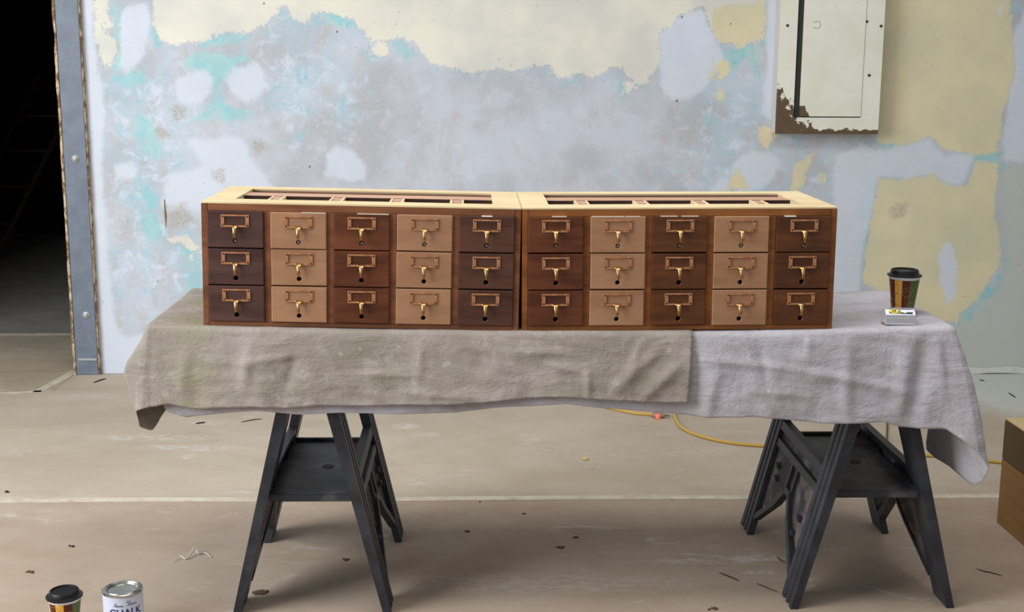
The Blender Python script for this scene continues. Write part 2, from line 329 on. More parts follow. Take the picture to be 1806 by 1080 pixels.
# a cracked gouge line and little holes in the plaster
M['gouge'] = plain('bare_brick_dust', (150, 116, 84), .9, 0, .2, .3, 60)
o = MB().tube([Vector((W(290, 352)[0], YW+.001, W(290, 352)[1])), Vector((W(292, 380)[0], YW+.0, W(292, 380)[1])), Vector((W(293, 402)[0], YW+.001, W(293, 402)[1]))], [.003, .0055, .002], 6).obj('plaster_gouge', M['gouge'], wall)
M['dark_hole'] = plain('dark_hole', (70, 62, 58), .9)
for px, py, r in [(546, 294, .003), (594, 56, .003), (1202, 30, .003), (1193, 178, .004), (465, 6, .003), (1288, 42, .002)]:
    x, z = W(px, py); MB().tube([(x, YW-.0008, z-.004), (x+.002, YW-.0008, z+.004)], r*.8, 6).obj('plaster_chip', M['dark_hole'], wall)

# ------------------------------------------------------------------ structure: doorway and dark room behind it
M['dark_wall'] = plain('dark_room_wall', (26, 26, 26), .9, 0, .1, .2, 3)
tag(MB().box(-5.0, -3.25, YW, YW+.14, 0, 2.95).obj('wall_left', wall.data.materials[0]), kind='structure')
tag(MB().box(-3.25, -1.81, YW, YW+.14, 2.15, 2.95).obj('wall_header', wall.data.materials[0]), kind='structure')
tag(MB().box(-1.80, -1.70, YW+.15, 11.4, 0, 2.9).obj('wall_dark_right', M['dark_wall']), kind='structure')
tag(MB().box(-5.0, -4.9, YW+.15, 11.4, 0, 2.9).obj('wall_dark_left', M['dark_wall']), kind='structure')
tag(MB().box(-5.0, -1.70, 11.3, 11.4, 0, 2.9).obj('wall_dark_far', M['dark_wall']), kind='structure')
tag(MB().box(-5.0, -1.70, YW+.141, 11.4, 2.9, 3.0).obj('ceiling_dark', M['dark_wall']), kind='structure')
t = NT('grey_steel_paint', .5, 0, .4); n1 = t.noise(None, 14, 5, .65); n2 = t.noise(t.mapping((1, 1, .4)), 40, 4, .7)
t.col(t.mix(t.step(n2, .66, .74), t.mix(t.step(n1, .3, .7), lin((98, 107, 120)), lin((112, 121, 134))), lin((150, 152, 150)))); M['steel'] = t.m
t = NT('rust_edge', .8, 0, .2); n1 = t.noise(t.mapping((1, 1, .5)), 46, 5, .7)
t.col(t.mix(t.step(n1, .4, .6), lin((112, 84, 56)), lin((196, 176, 144)))); M['rust'] = t.m
jamb = tag(MB().box(-1.919, -1.81, YW-.03, YW+.15, 0, 2.15, .003).obj('trim_1', M['steel']), kind='structure')
# ragged rusty edge of the jamb
mb_ = MB(); zs = np.arange(0, 2.15, .03)
for i in range(len(zs)-1):
    w0 = .011+.006*mn.noise(Vector((0, 0, zs[i]*9))); w1 = .011+.006*mn.noise(Vector((0, 0, zs[i+1]*9)))
    mb_.add([(-1.9195-w0, YW-.031, zs[i]), (-1.9185, YW-.034, zs[i]), (-1.9185, YW-.034, zs[i+1]), (-1.9195-w1, YW-.031, zs[i+1]),
             (-1.9195-w0, YW+.15, zs[i]), (-1.9185, YW+.15, zs[i]), (-1.9185, YW+.15, zs[i+1]), (-1.9195-w1, YW+.15, zs[i+1])],
            [(0, 1, 2, 3), (4, 7, 6, 5), (0, 3, 7, 4), (1, 5, 6, 2)])
mb_.obj('rusty_edge', M['rust'], jamb)
mb_ = MB()
for i in range(len(zs)-1):
    mb_.add([(-1.8105, YW-.031, zs[i]), (-1.806+.003*mn.noise(Vector((3, 0, zs[i]*12))), YW-.028, zs[i]), (-1.806+.003*mn.noise(Vector((3, 0, zs[i+1]*12))), YW-.028, zs[i+1]), (-1.8105, YW-.031, zs[i+1]),
             (-1.8105, YW, zs[i]), (-1.806, YW, zs[i]), (-1.806, YW, zs[i+1]), (-1.8105, YW, zs[i+1])], [(0, 1, 2, 3), (4, 7, 6, 5), (1, 5, 6, 2)])
mb_.obj('caulk_edge', M['rust'], jamb)
M['bolt'] = plain('bolt_paint', (168, 168, 166), .45, .3)
for px, py in [(133, 280), (152, 556)]:
    p = ony(px, py, YW-.03)
    b = MB().lathe([(.0, .0), (.017, .0), (.017, .003), (.010, .006), (.010, .012), (.007, .014), (0, .014)], 14).obj('bolt', M['bolt'], jamb, True, (p.x, YW-.030, p.z), (math.pi/2, 0, 0))
p = ony(158, 634, YW-.03)
MB().box(-1.905, -1.815, YW-.036, YW-.030, p.z-.006, p.z+.006, .001).obj('base_seam', M['bolt'], jamb)
M['socket'] = plain('outlet_plastic', (120, 128, 150), .5)
o = MB().box(-.035, .035, -.012, 0, -.06, .06, .004).obj('wall_outlet', M['socket'], None, False, (-3.55, 11.3, .36))
tag(o, 'small grey outlet box glinting in the dark room beyond the doorway', 'outlet')
# leaning ladder barely visible in the dark
M['dark_wood'] = plain('dark_ladder_wood', (62, 42, 30), .7)
ld = empty('leaning_ladder', (-3.55, 9.8, 0)); tag(ld, 'dim wooden ladder leaning in the dark room behind the doorway', 'ladder')
for dx in (0, .38):
    MB().tube([(dx-.45, -.1, .02), (dx+.0, .9, 1.35)], .022, 6).obj('side_rail', M['dark_wood'], ld)
for k in range(4):
    f = .18+.2*k; MB().tube([(-.45+.45*f, -.1+f, .02+1.33*f), (-.07+.45*f, -.1+f, .02+1.33*f)], .014, 6).obj('rung', M['dark_wood'], ld)
M['dim_door'] = plain('dim_door_paint', (58, 70, 72), .5)
d2 = tag(MB().box(-4.6, -3.87, 9.9, 9.94, 0, 2.1, .003).obj('door_2', M['dim_door']), kind='structure')

# ragged white strip at the foot of the wall
M['white_strip'] = plain('flaking_white_paint', (206, 206, 196), .8, 0, .2, .12, 25)
mb_ = MB(); xs = np.linspace(2.15, 4.5, 90); prof = []
for x in xs:
    h = .020+.012*mn.noise(Vector((x*7, 1.3, 0))); lift = max(0, .016*mn.noise(Vector((x*5.1, 4.4, 0))))
    prof.append(((x, YW-.035-.01*mn.noise(Vector((x*4, 0, 2))), .001+lift), (x, YW-.004, h+.006)))
Vv = []
for a, b in prof: Vv += [a, b, (b[0], b[1]+.003, b[2]-.002), (a[0], a[1]+.003, a[2]-.0008)]
Fq = []
for i in range(len(prof)-1):
    for k in range(4): Fq.append((4*i+k, 4*i+(k+1) % 4, 4*i+4+(k+1) % 4, 4*i+4+k))
mb_.add(Vv, Fq); tag(mb_.obj('baseboard_right', M['white_strip']), kind='structure')

# ------------------------------------------------------------------ electrical panel box on the wall
XL, XR, ZB, ZT, YF = 1.422, 1.908, 1.18, 2.32, 6.0
def peel_mat(name, edge):
    t = NT(name, .55, 0, .35); x, y, z = t.xyz(); n1 = t.noise(None, 26, 5, .65); n2 = t.noise(None, 60, 4, .6)
    c = t.mix(t.step(t.noise(None, 6, 4), .35, .65), lin((222, 220, 204)), lin((230, 228, 214)))
    nn = t.math('SUBTRACT', t.math('ADD', t.math('MULTIPLY', n1, .7), t.math('MULTIPLY', n2, .3)), .5)
    if edge == 'frame':
        a = t.math('SUBTRACT', t.math('SUBTRACT', z, ZB), t.math('ADD', .020, t.math('MULTIPLY', nn, .07)))
        xz = t.math('ADD', t.math('SUBTRACT', x, XL), t.math('MULTIPLY', t.math('SUBTRACT', z, ZB), .9))
        b = t.math('SUBTRACT', xz, t.math('ADD', .185, t.math('MULTIPLY', nn, .6)))
        e = t.math('MAXIMUM', t.math('SUBTRACT', t.math('SUBTRACT', x, XL), t.math('ADD', .007, t.math('MULTIPLY', nn, .02))), t.math('SUBTRACT', z, 1.37))
        m = t.math('MINIMUM', t.math('MINIMUM', a, b), e)
    else:
        xz = t.math('ADD', t.math('SUBTRACT', x, 1.533), t.math('MULTIPLY', t.math('SUBTRACT', z, 1.262), .5))
        b = t.math('SUBTRACT', xz, t.math('ADD', .04, t.math('MULTIPLY', nn, .2)))
        m = t.math('MAXIMUM', b, t.math('SUBTRACT', z, 1.31))
    f = t.step(m, -.0015, .0015)
    scuff = t.math('MULTIPLY', t.step(n2, .70, .74), .4)
    c = t.mix(scuff, c, lin((180, 176, 164)))
    t.col(t.mix(f, t.mix(n1, lin((78, 60, 44)), lin((108, 88, 66))), c)).bump(f, .4, .002); return t.m
M['panel_paint'] = peel_mat('panel_frame_paint', 'frame'); M['panel_door'] = peel_mat('panel_door_paint', 'door')
M['panel_side'] = plain('panel_side_paint', (208, 200, 196), .6, 0, .3, .06, 12)
M['panel_dark'] = plain('panel_interior', (44, 46, 44), .7)
pan = empty('electrical_panel', ((XL+XR)/2, 6.1, ZB)); tag(pan, 'cream painted electrical panel box with brown peeling bottom corner on the wall', 'panel box')
def pobj(mb, name, mat):
    o = mb.obj(name, mat); o.parent = pan; o.matrix_parent_inverse = Matrix.Translation(-Vector(pan.location)); return o
HX0, HX1, HZ0 = 1.503, 1.822, 1.256
mb_ = MB()
mb_.box(XL, HX0, YF, YF+.012, ZB, ZT); mb_.box(HX1, XR, YF, YF+.012, ZB, ZT); mb_.box(HX0, HX1, YF, YF+.012, ZB, HZ0); mb_.box(HX0, HX1, YF, YF+.012, ZT-.08, ZT)
pobj(mb_, 'frame', M['panel_paint'])
pobj(MB().box(XL+.002, XR-.002, YF+.012, 6.098, ZB+.002, ZT-.002), 'box_body', M['panel_side'])
pobj(MB().box(HX0-.001, HX1+.001, YF+.010, YF+.0118, HZ0-.001, ZT-.079), 'interior', M['panel_dark'])
pobj(MB().box(1.531, 1.8205, YF-.004, YF+.008, HZ0+.005, ZT-.084, .0015), 'door', M['panel_door'])
M['screw'] = plain('rusty_screw', (74, 58, 46), .5, .5)
for px, py in [(1389, 45), (1554, 46), (1533, 133), (1529, 38)]:
    p = ony(px, py, YF-.001); o = MB().lathe([(0, 0), (.007, 0), (.006, .003), (0, .004)], 10).obj('screw', M['screw'], None, True, (p.x, YF, p.z), (math.pi/2, 0, 0))
    o.parent = pan; o.matrix_parent_inverse = Matrix.Translation(-Vector(pan.location))
p = ony(1440, 44, YF-.005)
M['scuffm'] = plain('latch_scuff', (186, 184, 170), .6)
pobj(MB().tube([(p.x-.017, YF-.004, p.z+.012), (p.x+.01, YF-.0046, p.z+.017), (p.x+.02, YF-.0046, p.z), (p.x+.008, YF-.0046, p.z-.016), (p.x-.016, YF-.004, p.z-.01)], .0024, 6), 'latch_mark', M['scuffm'])

# ------------------------------------------------------------------ table top, sawhorses
TX0, TX1, TYF, TYB = -.855, 1.292, 3.288, 3.86
def zt(x): return .7965+.0155*(x-.25)**2
M['ply'] = wood('board_wood', (150, 120, 84), (176, 146, 106), .7)
mb_ = MB(); xs = np.linspace(TX0+.03, TX1-.03, 24)
Vv = []
for x in xs:
    for y, dz in ((TYF+.02, 0), (TYB-.02, 0), (TYB-.02, -.03), (TYF+.02, -.03)): Vv.append((x, y, zt(x)+dz-.0015))
Fq = [(4*i+k, 4*i+(k+1) % 4, 4*i+4+(k+1) % 4, 4*i+4+k) for i in range(23) for k in range(4)]+[(0, 1, 2, 3), (95, 94, 93, 92)]
tag(mb_.add(Vv, Fq).obj('board_top', M['ply']), 'long wooden board top covered by the drop cloths, resting on both sawhorses', 'board')

def sawhorse(cx, y0, y1, half, label, flip, ztop):
    root = empty('sawhorse', (cx, (y0+y1)/2, 0)); tag(root, label, 'sawhorse', 'folding sawhorses')
    L = (y1-y0)/2; H = ztop; th = .032
    def ox(s, z): return s*(half-(half-.040)*z/.765)   # outer face of each folding half
    LD = .105
    prof = [(0, -.0525), (0, -.028), (-.008, -.024), (-.008, -.013), (0, -.009), (0, .009), (-.008, .013), (-.008, .024), (0, .028), (0, .0525), (-1, .0525), (-1, -.0525)]
    for s in (-1, 1):
        for e in (-1, 1):
            yc = e*(L-LD/2); mb = MB(); n = len(prof); Vv = []
            for z, tk in ((0, .022), (H, .036)):
                for a, b in prof: Vv.append((ox(s, z)+s*(a if a > -.5 else -tk), yc+b, z))
            mb.add(Vv, [tuple(range(n)), tuple(range(2*n-1, n-1, -1))]+[(i, (i+1) % n, n+(i+1) % n, n+i) for i in range(n)])
            mb.obj('leg', M['black_plastic'], root)
        # panel between the two legs of this half
        yi = L-LD
        def P(y, z, k, inn=.012, thk=.008): return (ox(s, z)-s*(inn+thk*k), y, z)
        mb = MB()
        mb.prism([(-yi, .37), (-yi+.005, .10), (-.075, .175), (-.03, .225), (-.03, .37)], 1, lambda a, b, k: P(a, b, k, .016, .006))
        mb.prism([(yi, .37), (yi-.005, .10), (.075, .175), (.03, .225), (.03, .37)], 1, lambda a, b, k: P(a, b, k, .016, .006))
        mb.prism([(-.03, .225), (.03, .225), (.03, .37), (-.03, .37)], 1, lambda a, b, k: P(a, b, k, .016, .006))
        mb.obj('web_panel', M['dusty'], root)
        fr = MB()
        def bar(a, b, wd, inn=.002, thk=.024):
            a = Vector(a); b = Vector(b); d = (b-a).normalized(); nn = Vector((-d.y, d.x))*wd/2
            q = [a+nn, b+nn, b-nn, a-nn]
            fr.prism([(v.x, v.y) for v in q], 1, lambda y, z, k: P(y, z, k, inn, thk))
        bar((-yi-.02, .372), (yi+.02, .372), .026); bar((-yi-.02, .318), (yi+.02, .318), .022, .004, .02)
        for e in (-1, 1):
            bar((e*yi, .06), (e*.075, .170), .020); bar((e*.078, .168), (e*.022, .226), .020); bar((e*.03, .222), (e*.03, .305), .014, .006, .016)
            bar((e*yi, .06), (e*yi, .31), .016, .004, .016)
        bar((-.032, .228), (.032, .228), .018)
        fr.obj('web_frame', M['black_plastic'], root)
        for (y, z) in ((-.16, .20), (.15, .22), (.17, .255), (-.14, .15)):
            mb = MB().box(-.008, .008, -.012, .012, -.008, .008, .002); x = ox(s, z)-s*.012
            mb.obj('lug', M['black_plastic'], root, False, (x, y, z))
        MB().prism([(-L+.01, H-.09), (L-.01, H-.09), (L-.01, H-.005), (-L+.01, H-.005)], 1, lambda a, b, k: P(a, b, k, .006, .02)).obj('top_beam', M['black_plastic'], root)
    # folding shelf
    zs = .335; xi = abs(ox(1, zs))-.028; ya, yb = -L+.03, L-.095
    sh = MB().box(-xi, xi, ya, yb, zs-.006, zs, .002).box(-xi, xi, ya-.004, ya+.012, zs-.018, zs+.004, .002).box(-xi, xi, yb-.012, yb+.002, zs-.014, zs+.010, .002)
    sh = sh.obj('shelf', M['shelf'], root)
    MB().lathe([(0, zs+.0002), (.018, zs+.0002), (.017, zs+.0016), (0, zs+.0012)], 18, (.02, -.04)).obj('shelf_hole', M['pure_black'], sh)
    MB().box(xi-.06, xi-.012, yb-.13, yb-.03, zs+.0002, zs+.001).obj('red_mark', M['red_mark'], sh)
    for s in (-1, 1):
        MB().box(s*xi-.008, s*xi+.008, ya+.01, yb-.02, zs-.004, zs+.006, .002).obj('edge_rail', M['black_plastic'], sh)
        for (u0_, u1_) in ((.08, .36), (.60, .92)):
            mb = MB(); a = ya+(yb-ya)*u0_; b = ya+(yb-ya)*u1_; nT = 7
            mb.box(s*xi-.007, s*xi+.007, a, b, zs+.005, zs+.016)
            for k in range(nT):
                q = a+(b-a)*(k+.5)/nT; mb.box(s*xi-.009, s*xi+.009, q-.005, q+.005, zs+.014, zs+.025+.004*math.sin(k*1.9))
            mb.obj('hinge_clip', M['pure_black'], sh)
    return root
sawhorse(-.443, 3.315, 3.955, .218, 'black plastic folding sawhorse left, below the dark cabinet end', False, .765)
sawhorse(1.122, 3.325, 4.005, .232, 'black plastic folding sawhorse right, with yellow cord running behind it', True, .765)

# ------------------------------------------------------------------ drop cloths
def cloth_mat(name, a, b, c, fleck, stain=None):
    t = NT(name, .9, 0, .15); n1 = t.noise(None, 3.0, 5, .6, .4); n2 = t.noise(t.mapping((.6, 1, 1.6)), 9, 6, .68, .5); n3 = t.noise(None, 34, 4, .6, .6); n4 = t.noise(t.mapping((1, 1, 1), (4, 2, 7)), 420, 2, .5)
    base = t.mix(t.step(n1, .34, .66), lin(a), lin(b)); base = t.mix(t.math('MULTIPLY', t.step(n2, .44, .66), .6), base, lin(c)); n6 = t.noise(t.mapping((1, 1, 1), (8, 1, 3)), 16, 7, .75, 1.0); base = t.mix(t.math('MULTIPLY', t.step(n6, .5, .68), .4), base, lin(fleck)); base = t.mix(t.math('MULTIPLY', t.step(n6, .42, .30), .3), base, lin(c))
    base = t.mix(t.math('MULTIPLY', t.step(n3, .64, .72), .5), base, lin(fleck))
    if stain:
        X = t.xyz()[0]; st = t.math('MULTIPLY', t.step(t.math('ABSOLUTE', t.math('ADD', t.math('SUBTRACT', X, -.74), t.math('MULTIPLY', t.math('SUBTRACT', n1, .5), .12))), .11, .01), t.step(n2, .3, .6))
        base = t.mix(t.math('MULTIPLY', st, .6), base, lin(stain))
    h = t.math('ADD', t.math('MULTIPLY', n2, 1.2), t.math('ADD', t.math('MULTIPLY', n3, .35), t.math('MULTIPLY', n4, .10)))
    t.col(base).bump(h, .55, .012); return t.m
M['cloth_lilac'] = cloth_mat('canvas_lilac_white', (178, 171, 176), (192, 188, 195), (166, 157, 156), (206, 204, 212))
M['cloth_tan'] = cloth_mat('canvas_tan', (148, 138, 130), (166, 155, 149), (140, 134, 116), (186, 178, 170), (150, 146, 112))
def cr(P, t):     # catmull-rom through control rows (numpy vectors)
    n = len(P)-1; i = min(int(t), n-1); f = t-i; p0, p1, p2, p3 = P[max(i-1, 0)], P[i], P[i+1], P[min(i+2, n)]
    return .5*((2*p1)+(p2-p0)*f+(2*p0-5*p1+4*p2-p3)*f*f+(3*p1-p0-3*p2+p3)*f**3)
def build_cloth(name, cols, zoff, mat, seed, closed, amp=.010, creases=()):
    """cols rows: ax, ay (table edge), bx, by (hem), hem z, inner x, inner y, bulge x, bulge y, drop exponent"""
    NTOP, NR, NS = 12, 4, 40; V = []; nc = len(cols); per = NTOP+NR+NS
    for ci, c in enumerate(cols):
        ax, ay, bx, by, hz, ix, iy, mx, my = c
        out = Vector((bx-ax, by-ay)); 
        ex = Vector((ax-ix, ay-iy)); exl = ex.length; ex.normalize(); zed = zt(ax)+zoff
        for k in range(NTOP):
            f = k/(NTOP-1); q = Vector((ix, iy))+ex*(exl-.016)*f
            wv = .0025*mn.noise(Vector((q.x*5, q.y*9, seed)))+.0012*mn.noise(Vector((q.x*17, q.y*21, seed+3)))
            clear = 0 if q.x < .99 and q.x > -.74 and q.y > 3.30 and q.y < 3.75 else 1
            V.append((q.x, q.y, zt(q.x)+zoff+max(wv, 0)*1.2*clear))
        for k in range(1, NR+1):
            a = math.pi/2*k/(NR+.0001); q = Vector((ax, ay))-ex*.016*(1-math.sin(a))
            V.append((q.x, q.y, zed-.016*(1-math.cos(a))))
        z0 = zed-.016
        for k in range(1, NS+1):
            f = k/NS; g = f**.85; bl = f/.40 if f < .40 else (1-f)/.60; bl = bl*bl*(3-2*bl)*.5+bl*.5
            x = ax+(bx-ax)*g+mx*bl; y = ay+(by-ay)*g+my*bl
            z = z0+(hz-z0)*f
            w_ = amp*(.2 if seed < 5 and x < .6 else 1)*f**.6*(mn.noise(Vector((x*4.2+y*3, z*2.0, seed)))*1.0+.55*mn.noise(Vector((x*11+y*7, z*6, seed+5)))+.35*mn.noise(Vector((x*23+y*20, z*17, seed+9))))
            cr_ = .0022*mn.noise(Vector((x*9, z*40+x*6, seed+12)))
            if y < 3.30 and (seed > 5 or x > .6):
                for (xa, za, xb, zb, am, wd) in creases:
                    dx, dz = xb-xa, zb-za; tt = ((x-xa)*dx+(z-za)*dz)/(dx*dx+dz*dz); u = min(max(tt, 0), 1); d = math.hypot(x-xa-u*dx, z-za-u*dz)
                    fade = math.sin(math.pi*min(max(u, .02), .98))**.5; w_ += am*fade*math.exp(-(d/wd)**2)
            V.append((x+ex.x*(w_+cr_), y+ex.y*(w_+cr_), z))
    Fq = []; m = nc if closed else nc-1
    for i in range(m):
        j = (i+1) % nc
        for k in range(per-1): Fq.append((i*per+k, j*per+k, j*per+k+1, i*per+k+1))
    me = me_from(name, V, Fq, mat, True)
    bm = bmesh.new(); bm.from_mesh(me); bmesh.ops.remove_doubles(bm, verts=bm.verts[:], dist=1e-5); bmesh.ops.recalc_face_normals(bm, faces=bm.faces[:]); bm.to_mesh(me); bm.free()
    for p in me.polygons: p.use_smooth = True
    o = link(name, me); sm = o.modifiers.new('thickness', 'SOLIDIFY'); sm.thickness = .0015; sm.offset = 0
    return o
YM = 3.57
def crs(a, b, c, d, am, wd):
    p, q = ony(a, b, 3.27), ony(c, d, 3.27); return (p.x, p.z, q.x, q.z, am, wd)
hem_u = [(292, 727), (325, 738), (394, 731), (450, 727), (528, 734), (600, 730), (700, 733), (800, 730), (870, 722), (960, 717), (1000, 715), (1060, 722), (1150, 728), (1250, 737), (1330, 735), (1400, 742), (1450, 748), (1520, 746), (1560, 745), (1590, 754), (1625, 757)]
HU = [(-.845, .68), (-.825, .64)]+[(p.x, p.z) for p in (ony(a, b, 3.266) for a, b in hem_u)]
hem_o = [(244, 721), (268, 718), (294, 713), (339, 722), (394, 719), (450, 717), (505, 721), (561, 716), (640, 717), (720, 714), (800, 712), (860, 708), (915, 704), (960, 702), (1000, 701), (1050, 704), (1110, 708), (1170, 711), (1214, 710)]
HO = [(p.x, p.z) for p in (ony(a, b, 3.256) for a, b in hem_o)]
def interp(T, x): return float(np.interp(x, [a for a, b in T], [b for a, b in T]))
def ctrl(rows, sub):
    R = [np.array(r, float) for r in rows]; out = []
    for i in range(len(R)-1):
        for k in range(sub): out.append(.35*cr(R, i+k/sub)+.65*(R[i]+(R[i+1]-R[i])*(k/sub)))
    return out
IXL, IXR = TX0+.28, TX1-.28
cu = []
for x in np.linspace(TX0+.02, 1.262, 260): yb_ = 3.266+.011*(1 if x < .57 else max(0, (.62-x)/.05)); cu.append((x, TYF+(.003 if x < .58 else 0), x, yb_, interp(HU, x), min(max(x, IXL), IXR), YM, 0, 0))
cu += ctrl([(1.268, TYF, 1.272, 3.262, .541, IXR, YM, 0, 0), (1.276, TYF+.001, 1.312, 3.250, .512, IXR, YM, 0, 0), (1.284, TYF+.003, 1.352, 3.240, .478, IXR, YM, .004, 0),
            (1.290, TYF+.007, 1.386, 3.245, .436, IXR, YM, .008, 0), (1.292, TYF+.012, 1.384, 3.285, .385, IXR, YM, .004, 0), (1.292, TYF+.03, 1.372, 3.315, .366, IXR, YM, 0, 0), (1.292, TYF+.09, 1.341, 3.40, .392, IXR, YM, 0, 0),
            (1.292, TYF+.16, 1.322, 3.46, .398, IXR, YM, 0, 0), (1.292, TYF+.20, 1.312, 3.50, .412, IXR, YM, 0, 0), (1.292, TYF+.21, 1.318, 3.505, .49, IXR, YM, 0, 0), (1.292, TYF+.25, 1.33, 3.54, .58, IXR, YM, 0, 0), (1.292, TYB-.03, 1.33, TYB-.03, .60, IXR, YM, 0, 0)], 10)
cu += ctrl([(1.292, TYB-.02, 1.33, TYB-.02, .60, IXR, YM, 0, 0), (1.285, TYB-.005, 1.32, TYB+.03, .56, IXR, YM, 0, 0), (1.27, TYB, 1.27, TYB+.02, .60, IXR, YM, 0, 0)], 6)
for x in np.linspace(1.26, TX0+.03, 90): cu.append((x, TYB, x, TYB+.02, .66, min(max(x, IXL), IXR), YM, 0, 0))
cu += ctrl([(TX0+.02, TYB, TX0+.02, TYB+.02, .66, IXL, YM, 0, 0), (TX0+.006, TYB-.006, TX0-.01, TYB+.01, .66, IXL, YM, 0, 0), (TX0, TYB-.02, TX0-.01, TYB-.02, .66, IXL, YM, 0, 0), (TX0, TYF+.05, TX0-.005, TYF+.05, .66, IXL, YM, 0, 0),
            (TX0+.002, TYF+.015, TX0-.0, TYF+.01, .66, IXL, YM, 0, 0), (TX0+.012, TYF+.008, TX0+.014, TYF+.006, .70, IXL, YM, 0, 0), (TX0+.019, TYF+.003, TX0+.019, 3.283, .69, IXL, YM, 0, 0)], 8)
u_ = build_cloth('drop_cloth', cu, .0015, M['cloth_lilac'], 2.0, True, .012, [crs(*q) for q in ((1200, 632, 1400, 652, .006, .012), (1380, 650, 1610, 692, .007, .014), (1340, 600, 1360, 720, -.004, .012), (1430, 590, 1425, 640, .004, .010), (1500, 600, 1490, 740, .006, .02), (1640, 600, 1610, 745, -.010, .022), (1600, 610, 1585, 740, .010, .025), (1270, 640, 1245, 735, .004, .014), (1655, 590, 1665, 730, .006, .014), (1320, 690, 1440, 700, .004, .010), (1230, 610, 1235, 730, -.004, .014))])
tag(u_, 'pale lilac white canvas drop cloth hanging low at the right end of the table', 'drop cloth', 'canvas drop cloths')
XE = .583
co = ctrl([(TX0+.10, TYB+.003, TX0+.10, TYB+.02, .70, IXL, YM, 0, 0), (TX0+.0, TYB, TX0-.02, TYB+.01, .62, IXL, YM, 0, 0), (TX0-.003, TYB-.03, TX0-.03, TYB-.03, .62, IXL, YM, 0, 0), (TX0-.004, 3.55, TX0-.035, 3.55, .61, IXL, YM, -.005, 0), (TX0-.004, 3.42, TX0-.02, 3.43, .60, IXL, YM, -.01, 0),
           (TX0-.004, 3.385, TX0+.028, 3.385, .580, IXL, YM, -.03, 0), (TX0-.004, 3.35, TX0+.016, 3.345, .562, IXL, YM, -.050, 0), (TX0-.004, 3.32, TX0-.004, 3.300, .532, IXL, YM, -.058, -.004), (TX0-.003, 3.298, TX0-.024, 3.272, .552, IXL, YM, -.044, -.006),
           (TX0+.002, 3.288, TX0-.025, 3.258, .596, IXL, YM, -.006, -.002), (TX0+.008, 3.284, TX0-.012, 3.254, .603, IXL, YM, 0, 0), (TX0+.02, TYF-.004, TX0+.012, 3.256, interp(HO, TX0+.012), IXL, YM, 0, 0)], 9)
for x in np.linspace(TX0+.024, XE, 190): co.append((x, TYF-.004, x-.012*max(0, (x-.48)/.103), 3.252, interp(HO, x), max(x, IXL), YM, 0, 0))
o_ = build_cloth('drop_cloth', co, .0050, M['cloth_tan'], 7.0, False, .011, [crs(*q) for q in ((742, 600, 738, 690, .006, .012), (1036, 650, 1037, 705, .007, .008), (1130, 610, 1110, 660, .006, .012), (1160, 620, 1080, 690, .008, .016), (1200, 640, 1130, 705, .008, .016), (440, 610, 430, 690, .006, .014), (520, 620, 505, 690, -.006, .014), (430, 640, 540, 625, .004, .010), (640, 660, 740, 662, .005, .010), (330, 610, 322, 700, .005, .016), (960, 640, 1030, 660, .005, .010), (900, 620, 1000, 625, .004, .012), (700, 690, 860, 700, .004, .010), (820, 610, 870, 660, -.005, .016), (560, 600, 620, 690, .004, .014))])
tag(o_, 'tan canvas drop cloth lying on top of the pale one, covering the left side', 'drop cloth', 'canvas drop cloths')

# ------------------------------------------------------------------ card catalogue cabinets
CW, CH, CD = .829, .327, .42
DW, DG, EX = .1445, .0185, (CW-5*.1445-4*.0185)/2
DH, RG, TR = .0948, .0030, .0228
ZR = [CH-TR-(i+1)*DH-i*RG for i in range(3)]; XC = [EX+i*(DW+DG) for i in range(5)]
HOLE = (DW/2, DH-.0775, .0061)
def drawer_mesh(mat):
    hx, hz, hr = HOLE; per = []; n = 8
    cs = [(0, 0), (DW, 0), (DW, DH), (0, DH)]
    for i in range(4):
        a, b = cs[i], cs[(i+1) % 4]
        for k in range(n): per.append((a[0]+(b[0]-a[0])*k/n, a[1]+(b[1]-a[1])*k/n))
    N = len(per); bv = .0022; proud = -.007
    def ins(p, d): return (min(max(p[0], d), DW-d), min(max(p[1], d), DH-d))
    rings = [[(p[0], .014, p[1]) for p in per], [(p[0], proud+bv, p[1]) for p in per], [(q[0], proud+bv*.3, q[1]) for q in (ins(p, bv*.3) for p in per)], [(q[0], proud, q[1]) for q in (ins(p, bv) for p in per)],
             ]
    ang = [math.atan2(p[1]-hz, p[0]-hx) for p in per]
    rings.append([(hx+(hr+.001)*math.cos(a), proud, hz+(hr+.001)*math.sin(a)) for a in ang]); rings.append([(hx+hr*math.cos(a), proud+.001, hz+hr*math.sin(a)) for a in ang]); rings.append([(hx+hr*math.cos(a), .012, hz+hr*math.sin(a)) for a in ang])
    mb = MB(); Vv = [v for r in rings for v in r]; Fq = []
    for i in range(len(rings)-1):
        for k in range(N): Fq.append((i*N+k, i*N+(k+1) % N, (i+1)*N+(k+1) % N, (i+1)*N+k))
    mb.add(Vv, Fq); mb.box(.004, DW-.004, .0125, .40, .004, .008); mb.box(.004, .012, .0125, .40, .008, DH*.55); mb.box(DW-.012, DW-.004, .0125, .40, .008, DH*.55)
    return mb.mesh('drawer', mat)
FWd, FH, FZ = .073, .0325, DH-.0085   # label holder
def holder_mesh():
    x0, x1, z1, z0 = DW/2-FWd/2, DW/2+FWd/2, FZ, FZ-FH; y = -.007
    mb = MB().box(x0, x0+.0095, y-.0030, y, z0, z1, .0008).box(x1-.0095, x1, y-.0030, y, z0, z1, .0008).box(x0+.004, x1-.004, y-.0040, y, z1-.0042, z1, .0009).box(x0+.004, x1-.004, y-.0040, y, z0, z0+.0052, .0009)
    return mb.mesh('label_holder', M['copper'])
